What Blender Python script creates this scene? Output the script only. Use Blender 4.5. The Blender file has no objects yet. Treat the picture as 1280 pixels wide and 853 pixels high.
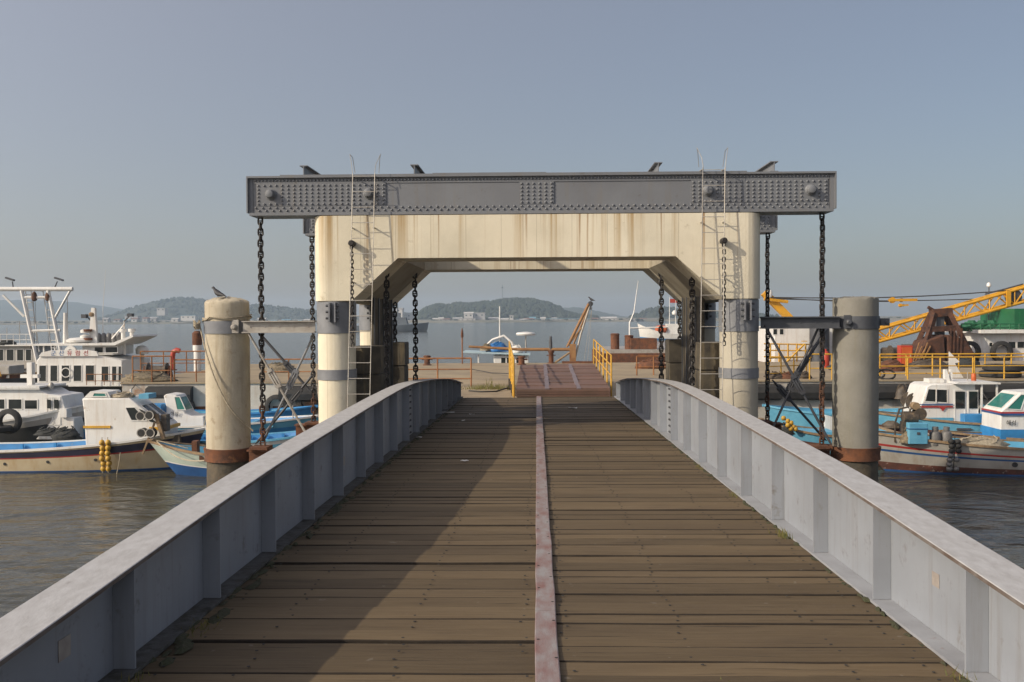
import bpy, math, random
from mathutils import Vector, Matrix
R = math.radians
random.seed(7)
sc = bpy.context.scene
col = sc.collection

# ---------------------------------------------------------------- camera
FPX = 1244.0                       # focal length in photo pixels (1280 wide)
CAMZ = 4.5
cam_d = bpy.data.cameras.new('camera')
cam_d.sensor_width = 36.0
cam_d.lens = FPX / 1280 * 36
cam_d.clip_start = 0.1
cam_d.clip_end = 12000
cam = bpy.data.objects.new('camera', cam_d)
CM = Matrix.Rotation(math.atan(31 / FPX), 4, 'Z') @ Matrix.Rotation(R(90) - math.atan(28.5 / FPX), 4, 'X') @ Matrix.Rotation(R(-0.3), 4, 'Z')
cam.matrix_world = Matrix.Translation((0, 0, CAMZ)) @ CM
col.objects.link(cam)
sc.camera = cam

# ---------------------------------------------------------------- sky, sun, exposure
SUN_EL, SUN_PHI = R(27.7), R(62)   # PHI: from straight behind the camera towards the left
sund = Vector((-math.sin(SUN_PHI) * math.cos(SUN_EL), -math.cos(SUN_PHI) * math.cos(SUN_EL), math.sin(SUN_EL)))
w = bpy.data.worlds.new('World')
sc.world = w
w.use_nodes = True
nt = w.node_tree
bg = nt.nodes['Background']
sky = nt.nodes.new('ShaderNodeTexSky')
sky.sky_type = 'NISHITA'
sky.sun_disc = False
sky.sun_elevation = SUN_EL
sky.sun_rotation = math.atan2(sund.x, sund.y)
sky.air_density = 1.0
sky.dust_density = 2.2
sky.ozone_density = 2.4
# hazy air: a smooth forward-scattering veil over the whole sky, brightest round the sun
tc = nt.nodes.new('ShaderNodeTexCoord')
dt = nt.nodes.new('ShaderNodeVectorMath'); dt.operation = 'DOT_PRODUCT'; dt.inputs[1].default_value = sund
nt.links.new(tc.outputs['Generated'], dt.inputs[0])
HG = 0.45
def wm(op, a, b=None):
    n = nt.nodes.new('ShaderNodeMath'); n.operation = op
    for i, q in enumerate((a, b)):
        if q is None: continue
        if isinstance(q, (int, float)): n.inputs[i].default_value = q
        else: nt.links.new(q, n.inputs[i])
    return n.outputs[0]
lobe = wm('DIVIDE', 1.0, wm('POWER', wm('SUBTRACT', 1 + HG * HG, wm('MULTIPLY', dt.outputs['Value'], 2 * HG)), 1.5))
veil = nt.nodes.new('ShaderNodeVectorMath'); veil.operation = 'SCALE'; veil.inputs[0].default_value = (3.9, 3.5, 3.4)
nt.links.new(lobe, veil.inputs['Scale'])
addn = nt.nodes.new('ShaderNodeVectorMath'); addn.operation = 'ADD'
nt.links.new(sky.outputs[0], addn.inputs[0]); nt.links.new(veil.outputs[0], addn.inputs[1])
nt.links.new(addn.outputs[0], bg.inputs[0])
bg.inputs[1].default_value = 0.085
sl = bpy.data.lights.new('sun', 'SUN')
sl.energy = 4.7
sl.angle = R(0.55)
sl.color = (1.0, 0.875, 0.69)
so = bpy.data.objects.new('sun', sl)
so.rotation_euler = (-sund).to_track_quat('-Z', 'Y').to_euler()
so.location = sund * 100
col.objects.link(so)
sc.view_settings.view_transform = 'Standard'
sc.view_settings.look = 'None'
sc.view_settings.gamma = 1
sc.view_settings.exposure = -0.28
sc.cycles.max_bounces = 8
sc.cycles.volume_bounces = 1

# ---------------------------------------------------------------- helpers: pixels to places
CR = CM.to_3x3()
def ray(px, py):
    return CR @ Vector(((px - 640) / FPX, -(py - 426.5) / FPX, -1))
def P(px, py, Y):                  # the point seen at a pixel on the upright plane y = Y
    d = ray(px, py)
    return Vector((0, 0, CAMZ)) + d * (Y / d.y)
def G(px, py, Z=0.0):              # the point seen at a pixel on the level plane z = Z
    d = ray(px, py)
    return Vector((0, 0, CAMZ)) + d * ((Z - CAMZ) / d.z)

# ---------------------------------------------------------------- helpers: meshes
class MB:
    def __init__(s):
        s.v, s.f, s.m = [], [], []
    def add(s, vs, fs, m=0):
        o = len(s.v)
        s.v += [tuple(x) for x in vs]
        for f in fs:
            s.f.append([i + o for i in f]); s.m.append(m)
        return s
    def box(s, a, b, m=0):
        x0, y0, z0 = a; x1, y1, z1 = b
        vs = [(x, y, z) for z in (z0, z1) for y in (y0, y1) for x in (x0, x1)]
        return s.add(vs, [(0, 2, 3, 1), (4, 5, 7, 6), (0, 1, 5, 4), (2, 6, 7, 3), (0, 4, 6, 2), (1, 3, 7, 5)], m)
    def bar(s, p0, p1, wd, ht, m=0, up=(0, 0, 1)):      # rectangular bar from p0 to p1
        p0, p1 = Vector(p0), Vector(p1)
        d = (p1 - p0).normalized(); u = Vector(up)
        if abs(d.dot(u)) > 0.98: u = Vector((0, 1, 0))
        x = d.cross(u).normalized() * wd / 2; z = x.normalized().cross(d) * ht / 2
        vs = [p + a * x + b * z for p in (p0, p1) for a, b in ((-1, -1), (1, -1), (1, 1), (-1, 1))]
        return s.add(vs, [(0, 1, 2, 3), (7, 6, 5, 4), (0, 4, 5, 1), (1, 5, 6, 2), (2, 6, 7, 3), (3, 7, 4, 0)], m)
    def tube(s, pts, r, n=8, m=0, caps=True, closed=False):
        pts = [Vector(p) for p in pts]
        rs = r if isinstance(r, (list, tuple)) else [r] * len(pts)
        N = len(pts); o = len(s.v); u = None
        for i, p in enumerate(pts):
            if closed: d = pts[(i + 1) % N] - pts[i - 1]
            else: d = pts[min(i + 1, N - 1)] - pts[max(i - 1, 0)]
            d.normalize()
            if u is None:
                u = d.orthogonal().normalized()
            u = (u - d * u.dot(d)).normalized()
            w_ = d.cross(u)
            for k in range(n):
                a = 2 * math.pi * k / n
                s.v.append(tuple(p + (u * math.cos(a) + w_ * math.sin(a)) * rs[i]))
        for i in range(N if closed else N - 1):
            j = (i + 1) % N
            for k in range(n):
                l = (k + 1) % n
                s.f.append([o + i * n + k, o + i * n + l, o + j * n + l, o + j * n + k]); s.m.append(m)
        if caps and not closed:
            s.f.append([o + k for k in range(n)][::-1]); s.m.append(m)
            s.f.append([o + (N - 1) * n + k for k in range(n)]); s.m.append(m)
        return s
    def lathe(s, prof, c=(0, 0, 0), n=24, m=0, axis='Z', mz=None):   # prof: (r, h) pairs
        o = len(s.v)
        for r, h in prof:
            for k in range(n):
                a = 2 * math.pi * k / n
                x, y = r * math.cos(a), r * math.sin(a)
                q = {'Z': (x, y, h), 'Y': (x, h, -y), 'X': (h, x, y)}[axis]
                s.v.append((q[0] + c[0], q[1] + c[1], q[2] + c[2]))
        for i in range(len(prof) - 1):
            for k in range(n):
                l = (k + 1) % n
                s.f.append([o + i * n + k, o + i * n + l, o + (i + 1) * n + l, o + (i + 1) * n + k])
                s.m.append(mz[i] if mz else m)
        if tuple(prof[0]) == tuple(prof[-1]): return s        # a ring: no end caps
        s.f.append([o + k for k in range(n)][::-1]); s.m.append(mz[0] if mz else m)
        e = o + (len(prof) - 1) * n
        s.f.append([e + k for k in range(n)]); s.m.append(mz[-1] if mz else m)
        return s
    def prism(s, poly, a0, a1, axis='Y', m=0):          # poly in the two other axes, extruded
        def pt(p, h): return {'Y': (p[0], h, p[1]), 'X': (h, p[0], p[1]), 'Z': (p[0], p[1], h)}[axis]
        n = len(poly)
        vs = [pt(p, a0) for p in poly] + [pt(p, a1) for p in poly]
        fs = [list(range(n))[::-1], [n + i for i in range(n)]] + [(i, (i + 1) % n, n + (i + 1) % n, n + i) for i in range(n)]
        return s.add(vs, fs, m)
    def grid(s, rows, m=0, mrow=None, flip=False):
        o = len(s.v); n = len(rows[0])
        for r in rows: s.v += [tuple(p) for p in r]
        for i in range(len(rows) - 1):
            for k in range(n - 1):
                q = [o + i * n + k, o + i * n + k + 1, o + (i + 1) * n + k + 1, o + (i + 1) * n + k]
                s.f.append(q[::-1] if flip else q); s.m.append(mrow[i] if mrow else m)
        return s
    def mesh(s, name, mats, smooth=None):
        me = bpy.data.meshes.new(name)
        me.from_pydata(s.v, [], s.f)
        for mt in (mats if isinstance(mats, (list, tuple)) else [mats]): me.materials.append(mt)
        me.polygons.foreach_set('material_index', s.m)
        if smooth:
            me.polygons.foreach_set('use_smooth', [True] * len(s.f))
            me.set_sharp_from_angle(angle=R(smooth))
        me.validate()
        return me
    def build(s, name, mats, parent=None, smooth=None, loc=None, rot=None):
        return put(name, s.mesh(name, mats, smooth), parent, loc, rot)

def put(name, me, parent=None, loc=None, rot=None):
    o = bpy.data.objects.new(name, me)
    col.objects.link(o)
    if parent: o.parent = parent
    if loc is not None: o.location = loc
    if rot is not None: o.rotation_euler = rot
    return o
def tag(o, label=None, cat=None, group=None, kind=None):
    if label: o['label'] = label
    if cat: o['category'] = cat
    if group: o['group'] = group
    if kind: o['kind'] = kind
    return o
def thing(name, label, cat, loc=(0, 0, 0), rz=0.0, group=None):
    o = put(name, None, None, loc, (0, 0, rz))
    o.empty_display_size = 0.3
    return tag(o, label, cat, group)
def copy_tree(o, parent=None):
    c = o.copy(); col.objects.link(c)
    if parent: c.parent = parent
    for ch in list(o.children): copy_tree(ch, c)
    return c
def bevel(o, wdt=0.01, seg=1):
    m = o.modifiers.new('bevel', 'BEVEL'); m.width = wdt; m.segments = seg; m.limit_method = 'ANGLE'; m.angle_limit = R(40)
    return o

# ---------------------------------------------------------------- helpers: materials
def N(t, typ, **kw):
    n = t.nodes.new(typ)
    for k, v in kw.items(): setattr(n, k, v)
    return n
def mk(name, c1, c2=None, scale=2.0, rough=0.6, metal=0.0, bump=0.0, bscale=30.0, stretch=(1, 1, 1),
       rust=None, rustc=(0.16, 0.055, 0.02), rscale=2.5, streak=None, streakc=(0.25, 0.15, 0.05), sscale=6.0, rnd=0.0, spec=0.5, rdist=0.12):
    """painted / weathered surface: two tones of noise, optional rust patches, vertical run-off streaks, per-object tone"""
    m = bpy.data.materials.new(name); m.use_nodes = True
    t = m.node_tree; L = t.links.new
    b = t.nodes['Principled BSDF']
    b.inputs['Roughness'].default_value = rough
    b.inputs['Metallic'].default_value = metal
    b.inputs['Specular IOR Level'].default_value = spec
    geo = N(t, 'ShaderNodeNewGeometry')
    mp = N(t, 'ShaderNodeMapping'); mp.inputs['Scale'].default_value = stretch
    L(geo.outputs['Position'], mp.inputs['Vector'])
    def noise(sca, det=5.0, src=None, rgh=0.6):
        n = N(t, 'ShaderNodeTexNoise'); n.inputs['Scale'].default_value = sca; n.inputs['Detail'].default_value = det
        n.inputs['Roughness'].default_value = rgh
        L((src or mp).outputs[0], n.inputs['Vector']); return n
    def mix(fac, a, bcol):
        x = N(t, 'ShaderNodeMix', data_type='RGBA')
        if isinstance(fac, float): x.inputs[0].default_value = fac
        else: L(fac, x.inputs[0])
        for i, q in ((6, a), (7, bcol)):
            if isinstance(q, tuple): x.inputs[i].default_value = (*q, 1)
            else: L(q, x.inputs[i])
        return x.outputs[2]
    def ramp(src, lo, hi):
        r = N(t, 'ShaderNodeMapRange'); r.inputs[1].default_value = lo; r.inputs[2].default_value = hi
        L(src, r.inputs[0]); return r.outputs[0]
    if c2 is None: c2 = tuple(x * 0.75 for x in c1)
    n1 = noise(scale)
    c = mix(ramp(n1.outputs[0], 0.35, 0.65), c1, c2)
    if streak:
        ms = N(t, 'ShaderNodeMapping'); ms.inputs['Scale'].default_value = (1, 1, 0.06)
        L(geo.outputs['Position'], ms.inputs['Vector'])
        n2 = noise(sscale, 4, ms, 0.7)
        f = ramp(n2.outputs[0], 0.52, 0.75)
        mu = N(t, 'ShaderNodeMath', operation='MULTIPLY'); L(f, mu.inputs[0]); mu.inputs[1].default_value = streak
        c = mix(mu.outputs[0], c, streakc)
    if rust:
        n3 = noise(rscale, 8, None, 0.7)
        f = ramp(n3.outputs[0], 1 - rust, 1 - rust + rdist)
        c = mix(f, c, rustc)
        rr = N(t, 'ShaderNodeMapRange'); rr.inputs[3].default_value = rough; rr.inputs[4].default_value = 0.9
        L(f, rr.inputs[0]); L(rr.outputs[0], b.inputs['Roughness'])
    if rnd:
        oi = N(t, 'ShaderNodeObjectInfo')
        r = N(t, 'ShaderNodeMapRange'); r.inputs[3].default_value = 1 - rnd; r.inputs[4].default_value = 1 + rnd
        L(oi.outputs['Random'], r.inputs[0])
        h = N(t, 'ShaderNodeHueSaturation'); L(r.outputs[0], h.inputs['Value']); L(c, h.inputs['Color'])
        c = h.outputs[0]
    L(c, b.inputs['Base Color'])
    if bump:
        n4 = noise(bscale, 4)
        bp = N(t, 'ShaderNodeBump'); bp.inputs['Strength'].default_value = bump; bp.inputs['Distance'].default_value = 0.02
        L(n4.outputs[0], bp.inputs['Height']); L(bp.outputs[0], b.inputs['Normal'])
    return m

M = {}
M['steel'] = mk('grey_paint', (0.172, 0.18, 0.192), (0.15, 0.156, 0.168), 1.5, 0.5, 0, 0.06, 60, rust=0.39, rscale=7, rustc=(0.10, 0.085, 0.07), rdist=0.16, streak=0.4, streakc=(0.17, 0.14, 0.10), sscale=9)
M['girder'] = mk('bridge_paint', (0.27, 0.288, 0.318), (0.225, 0.24, 0.265), 1.2, 0.5, 0, 0.05, 40, rust=0.405, rscale=6, rdist=0.16, rustc=(0.165, 0.15, 0.135), streak=0.5, streakc=(0.17, 0.155, 0.14), sscale=14)
M['flange'] = mk('flange_paint', (0.43, 0.425, 0.42), (0.35, 0.34, 0.33), 18, 0.55, 0, 0.12, 60, stretch=(1, .45, 1), rust=0.335, rscale=9, rustc=(0.12, 0.10, 0.085))
M['darksteel'] = mk('dark_steel', (0.07, 0.075, 0.085), (0.05, 0.05, 0.055), 3, 0.55, 0, 0.05, 50, rust=0.33, rscale=6)
M['band'] = mk('band_paint', (0.20, 0.207, 0.22), (0.15, 0.155, 0.168), 4, 0.5, 0, 0.05, 50, rust=0.29, rscale=8)
M['banddark'] = mk('band_dark', (0.085, 0.09, 0.10), (0.06, 0.063, 0.07), 4, 0.5, 0, 0.05, 50, rust=0.29, rscale=8)  # darker tone of band, for the right pile's collar, strut and lugs
M['pileconc'] = mk('pile_concrete', (0.50, 0.445, 0.335), (0.38, 0.33, 0.245), 1.6, 0.85, 0, 0.3, 25, rust=0.43, rustc=(0.25, 0.2, 0.13), rscale=4, streak=0.65, streakc=(0.26, 0.2, 0.12), sscale=7)
M['pilegrey'] = mk('grey_pile_concrete', (0.235, 0.225, 0.195), (0.19, 0.18, 0.152), 1.6, 0.85, 0, 0.3, 25, rust=0.31, rustc=(0.17, 0.14, 0.09), rscale=5, streak=0.45, streakc=(0.19, 0.17, 0.12), sscale=7)
M['pilewet'] = mk('pile_tidal', (0.11, 0.085, 0.055), (0.05, 0.045, 0.035), 4, 0.8, 0, 0.6, 18, rust=0.4)
M['rust'] = mk('rust', (0.17, 0.065, 0.028), (0.075, 0.035, 0.022), 5, 0.9, 0, 0.4, 35, rust=0.38, rustc=(0.28, 0.12, 0.045))
M['chain'] = mk('chain_iron', (0.014, 0.013, 0.013), (0.024, 0.018, 0.015), 6, 0.6, 0.0, 0.2, 60, rust=0.30, rustc=(0.06, 0.032, 0.02), rscale=3)
M['chainrust'] = mk('chain_rust', (0.13, 0.055, 0.027), (0.05, 0.03, 0.022), 8, 0.9, 0, 0.3, 60)
M['galv'] = mk('galvanised', (0.42, 0.40, 0.36), (0.32, 0.29, 0.25), 6, 0.5, 0.3, 0.05, 40, rust=0.33, rscale=9)
M['block'] = mk('weathered_block', (0.10, 0.085, 0.06), (0.045, 0.038, 0.03), 3, 0.9, 0, 0.5, 20, streak=0.7, streakc=(0.25, 0.19, 0.1), sscale=5, rnd=0.2)
M['pontoon'] = mk('pontoon_concrete', (0.32, 0.25, 0.155), (0.235, 0.185, 0.12), 0.5, 0.9, 0, 0.25, 12, rust=0.47, rustc=(0.15, 0.11, 0.075), rscale=0.7, rdist=0.3)
M['ponwall'] = mk('pontoon_side', (0.50, 0.48, 0.43), (0.38, 0.35, 0.30), 1.2, 0.8, 0, 0.2, 20, rust=0.43, rustc=(0.26, 0.11, 0.04), rscale=1.2, streak=0.6, streakc=(0.25, 0.12, 0.05), sscale=3)
M['yellow'] = mk('yellow_paint', (0.60, 0.335, 0.03), (0.46, 0.25, 0.025), 4, 0.5, 0, 0.05, 40, rust=0.40, rscale=5)
M['craneyellow'] = mk('crane_yellow', (0.62, 0.31, 0.015), (0.46, 0.23, 0.015), 2, 0.5, rust=0.36, rscale=3)
M['orange'] = mk('orange_rail', (0.30, 0.125, 0.035), (0.19, 0.075, 0.025), 4, 0.65, 0, 0.1, 40, rust=0.45, rustc=(0.17, 0.06, 0.025), rscale=4)
M['derrick'] = mk('derrick_orange', (0.30, 0.165, 0.065), (0.2, 0.095, 0.035), 4, 0.7, rust=0.42, rscale=3)
M['white'] = mk('white_paint', (0.70, 0.69, 0.655), (0.62, 0.605, 0.57), 1.5, 0.42, 0, 0.0, 30, rust=0.37, rustc=(0.34, 0.24, 0.15), rscale=3.5, streak=0.45, streakc=(0.42, 0.31, 0.2), sscale=8)
M['cream'] = mk('cream_hull', (0.62, 0.53, 0.36), (0.52, 0.42, 0.27), 1.3, 0.5, 0, 0.1, 20, rust=0.33, rustc=(0.33, 0.19, 0.08), rscale=2.5, streak=0.5, streakc=(0.42, 0.24, 0.07), sscale=3.5)
M['greyhull'] = mk('grey_hull', (0.42, 0.40, 0.36), (0.33, 0.31, 0.28), 1.3, 0.55, 0, 0.1, 20, rust=0.34, rscale=2.5, streak=0.4, streakc=(0.22, 0.15, 0.08), sscale=4)
M['mint'] = mk('mint_hull', (0.46, 0.52, 0.45), (0.36, 0.43, 0.38), 2, 0.6, 0, 0.15, 20, rust=0.33, rustc=(0.26, 0.2, 0.12), rscale=3)
M['blue'] = mk('blue_paint', (0.035, 0.235, 0.52), (0.03, 0.17, 0.38), 2, 0.5, 0, 0.05, 25, rust=0.33, rustc=(0.25, 0.22, 0.19), rscale=4)
M['lightblue'] = mk('light_blue', (0.14, 0.40, 0.55), (0.09, 0.30, 0.45), 2, 0.55, 0, 0.05, 25, rust=0.34, rustc=(0.26, 0.22, 0.18), rscale=4)
M['deepblue'] = mk('bottom_blue', (0.02, 0.095, 0.27), (0.015, 0.06, 0.18), 2, 0.55, rust=0.34, rustc=(0.16, 0.1, 0.07), rscale=4)
M['redbottom'] = mk('bottom_worn', (0.13, 0.045, 0.03), (0.06, 0.03, 0.025), 4, 0.7, 0, 0.2, 25, rust=0.41, rustc=(0.36, 0.3, 0.25), rscale=6, rdist=0.05)
M['navy'] = mk('navy_stripe', (0.03, 0.03, 0.06), (0.02, 0.02, 0.04), 3, 0.5)
M['redstripe'] = mk('red_stripe', (0.38, 0.035, 0.03), (0.28, 0.03, 0.025), 3, 0.5)
M['blackhull'] = mk('black_hull', (0.03, 0.033, 0.036), (0.05, 0.05, 0.05), 1.5, 0.6, 0, 0.1, 15, rust=0.32)
M['rubber'] = mk('rubber', (0.018, 0.018, 0.018), (0.03, 0.028, 0.026), 5, 0.8, 0, 0.2, 30)
M['wornwood'] = mk('worn_gunwale', (0.30, 0.21, 0.12), (0.17, 0.11, 0.06), 6, 0.8, 0, 0.2, 30)
M['rope'] = mk('rope', (0.42, 0.36, 0.26), (0.25, 0.21, 0.15), 20, 0.9, 0, 0.4, 120)
M['darkrope'] = mk('dark_rope', (0.03, 0.03, 0.03), (0.05, 0.045, 0.04), 20, 0.8)
M['float'] = mk('yellow_float', (0.56, 0.33, 0.03), (0.38, 0.22, 0.03), 8, 0.55, rust=0.33, rustc=(0.16, 0.1, 0.03), rscale=10)
M['green'] = mk('green_paint', (0.012, 0.12, 0.045), (0.01, 0.085, 0.035), 1, 0.45)
M['teal'] = mk('teal_glass', (0.03, 0.18, 0.15), (0.02, 0.12, 0.10), 2, 0.15)
M['glass'] = mk('window_glass', (0.012, 0.016, 0.016), (0.022, 0.026, 0.025), 3, 0.08, spec=0.3)
M['gascyl'] = mk('gas_grey', (0.17, 0.165, 0.16), (0.11, 0.105, 0.1), 4, 0.5, rust=0.36)
M['red'] = mk('signal_red', (0.42, 0.045, 0.02), (0.32, 0.035, 0.02), 3, 0.45)
M['lifeorange'] = mk('life_orange', (0.55, 0.11, 0.02), None, 2, 0.5)
M['machine'] = mk('greasy_machinery', (0.10, 0.075, 0.05), (0.045, 0.035, 0.028), 8, 0.6, 0, 0.3, 40, rust=0.42, rustc=(0.2, 0.14, 0.08), rscale=6)
M['greyship'] = mk('ship_grey', (0.10, 0.12, 0.14), None, 0.3, 0.7)
M['bird'] = mk('dark_plumage', (0.018, 0.018, 0.022), (0.035, 0.035, 0.04), 30, 0.6)
M['paper'] = mk('paper_scrap', (0.72, 0.71, 0.68), (0.6, 0.58, 0.54), 20, 0.8)
M['sticker'] = mk('faded_sticker', (0.36, 0.32, 0.28), (0.27, 0.235, 0.21), 12, 0.7)
M['tarp'] = mk('tarp_blue', (0.025, 0.16, 0.42), (0.02, 0.11, 0.3), 5, 0.5, 0, 0.3, 10)
M['net'] = mk('net_bundle', (0.25, 0.20, 0.13), (0.10, 0.085, 0.06), 14, 0.95, 0, 0.8, 40)
M['netdark'] = mk('dark_net', (0.05, 0.05, 0.045), (0.025, 0.028, 0.03), 14, 0.95, 0, 0.8, 40)
M['moss'] = mk('dirt_and_moss', (0.05, 0.045, 0.025), (0.035, 0.04, 0.015), 15, 0.95, 0, 0.8, 40)
M['grass'] = mk('dry_grass', (0.20, 0.16, 0.05), (0.09, 0.11, 0.03), 20, 0.9)
M['bluetext'] = mk('blue_letter', (0.06, 0.16, 0.38), None, 2, 0.5)
M['redtext'] = mk('red_letter', (0.42, 0.04, 0.03), None, 2, 0.5)
M['blacktext'] = mk('black_letter', (0.03, 0.03, 0.03), None, 2, 0.5)
M['forest'] = mk('far_forest', (0.022, 0.034, 0.022), (0.04, 0.048, 0.03), 0.03, 0.95, 0, 0, 1)
M['tree'] = mk('tree_crown', (0.016, 0.026, 0.016), (0.032, 0.04, 0.024), 0.05, 0.95, rnd=0.2)
M['shore'] = mk('shore_ground', (0.20, 0.18, 0.14), (0.11, 0.11, 0.08), 0.02, 0.95)
M['hbwhite'] = mk('house_white', (0.52, 0.50, 0.47), (0.42, 0.40, 0.37), 0.1, 0.8)
M['hbgrey'] = mk('house_grey', (0.38, 0.37, 0.36), None, 0.1, 0.8)
M['roofblue'] = mk('roof_blue', (0.12, 0.28, 0.36), None, 0.1, 0.6)
M['roofred'] = mk('roof_brown', (0.20, 0.10, 0.07), None, 0.1, 0.8)

def concrete_paint():
    """cream painted concrete: rain streaks run down from the top edge, board marks, flaking patches"""
    m = mk('cream_concrete', (0.72, 0.66, 0.515), (0.66, 0.595, 0.455), 0.9, 0.8, 0, 0.2, 18, rust=0.375, rustc=(0.42, 0.36, 0.25), rscale=5, rdist=0.15)
    t = m.node_tree; L = t.links.new; b = t.nodes['Principled BSDF']
    src = b.inputs['Base Color'].links[0].from_socket
    geo = N(t, 'ShaderNodeNewGeometry')
    mp = N(t, 'ShaderNodeMapping'); mp.inputs['Scale'].default_value = (1, 0.4, 0.012)
    L(geo.outputs['Position'], mp.inputs['Vector'])
    n = N(t, 'ShaderNodeTexNoise'); n.inputs['Scale'].default_value = 3.4; n.inputs['Detail'].default_value = 7; n.inputs['Roughness'].default_value = 0.7
    L(mp.outputs[0], n.inputs['Vector'])
    r = N(t, 'ShaderNodeMapRange'); r.inputs[1].default_value = 0.52; r.inputs[2].default_value = 0.64; L(n.outputs[0], r.inputs[0])
    sep = N(t, 'ShaderNodeSeparateXYZ'); L(geo.outputs['Position'], sep.inputs[0])
    hz = N(t, 'ShaderNodeMapRange'); hz.inputs[1].default_value = 5.0; hz.inputs[2].default_value = 6.3; hz.inputs[3].default_value = 0.15; hz.inputs[4].default_value = 1.0
    L(sep.outputs['Z'], hz.inputs[0])
    mu = N(t, 'ShaderNodeMath', operation='MULTIPLY'); L(r.outputs[0], mu.inputs[0]); L(hz.outputs[0], mu.inputs[1])
    x = N(t, 'ShaderNodeMix', data_type='RGBA'); L(mu.outputs[0], x.inputs[0]); L(src, x.inputs[6]); x.inputs[7].default_value = (0.34, 0.205, 0.06, 1)
    mp3 = N(t, 'ShaderNodeMapping'); mp3.inputs['Scale'].default_value = (1, 0.5, 0.009)
    L(geo.outputs['Position'], mp3.inputs['Vector'])
    n3 = N(t, 'ShaderNodeTexNoise'); n3.inputs['Scale'].default_value = 11; n3.inputs['Detail'].default_value = 5; n3.inputs['Roughness'].default_value = 0.6
    L(mp3.outputs[0], n3.inputs['Vector'])
    r3 = N(t, 'ShaderNodeMapRange'); r3.inputs[1].default_value = 0.60; r3.inputs[2].default_value = 0.66; r3.inputs[4].default_value = 0.8; L(n3.outputs[0], r3.inputs[0])
    m3 = N(t, 'ShaderNodeMath', operation='MULTIPLY'); L(r3.outputs[0], m3.inputs[0]); L(hz.outputs[0], m3.inputs[1])
    x3 = N(t, 'ShaderNodeMix', data_type='RGBA'); L(m3.outputs[0], x3.inputs[0]); L(x.outputs[2], x3.inputs[6]); x3.inputs[7].default_value = (0.26, 0.13, 0.035, 1)
    x = x3
    g = N(t, 'ShaderNodeTexNoise'); g.inputs['Scale'].default_value = 0.55; g.inputs['Detail'].default_value = 8; g.inputs['Roughness'].default_value = 0.65
    L(geo.outputs['Position'], g.inputs['Vector'])
    gr = N(t, 'ShaderNodeMapRange'); gr.inputs[1].default_value = 0.42; gr.inputs[2].default_value = 0.68; gr.inputs[4].default_value = 0.55; L(g.outputs[0], gr.inputs[0])
    x2 = N(t, 'ShaderNodeMix', data_type='RGBA'); L(gr.outputs[0], x2.inputs[0]); L(x.outputs[2], x2.inputs[6]); x2.inputs[7].default_value = (0.44, 0.40, 0.30, 1)
    fx = N(t, 'ShaderNodeMath', operation='MULTIPLY'); L(sep.outputs['X'], fx.inputs[0]); fx.inputs[1].default_value = 1 / 0.62
    ff = N(t, 'ShaderNodeMath', operation='FRACT'); L(fx.outputs[0], ff.inputs[0])
    fl = N(t, 'ShaderNodeMath', operation='LESS_THAN'); L(ff.outputs[0], fl.inputs[0]); fl.inputs[1].default_value = 0.016
    fm = N(t, 'ShaderNodeMath', operation='MULTIPLY'); L(fl.outputs[0], fm.inputs[0]); fm.inputs[1].default_value = 0.5
    x4 = N(t, 'ShaderNodeMix', data_type='RGBA'); L(fm.outputs[0], x4.inputs[0]); L(x2.outputs[2], x4.inputs[6]); x4.inputs[7].default_value = (0.33, 0.28, 0.19, 1)
    L(x4.outputs[2], b.inputs['Base Color'])
    return m
M['concrete'] = concrete_paint()

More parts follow.
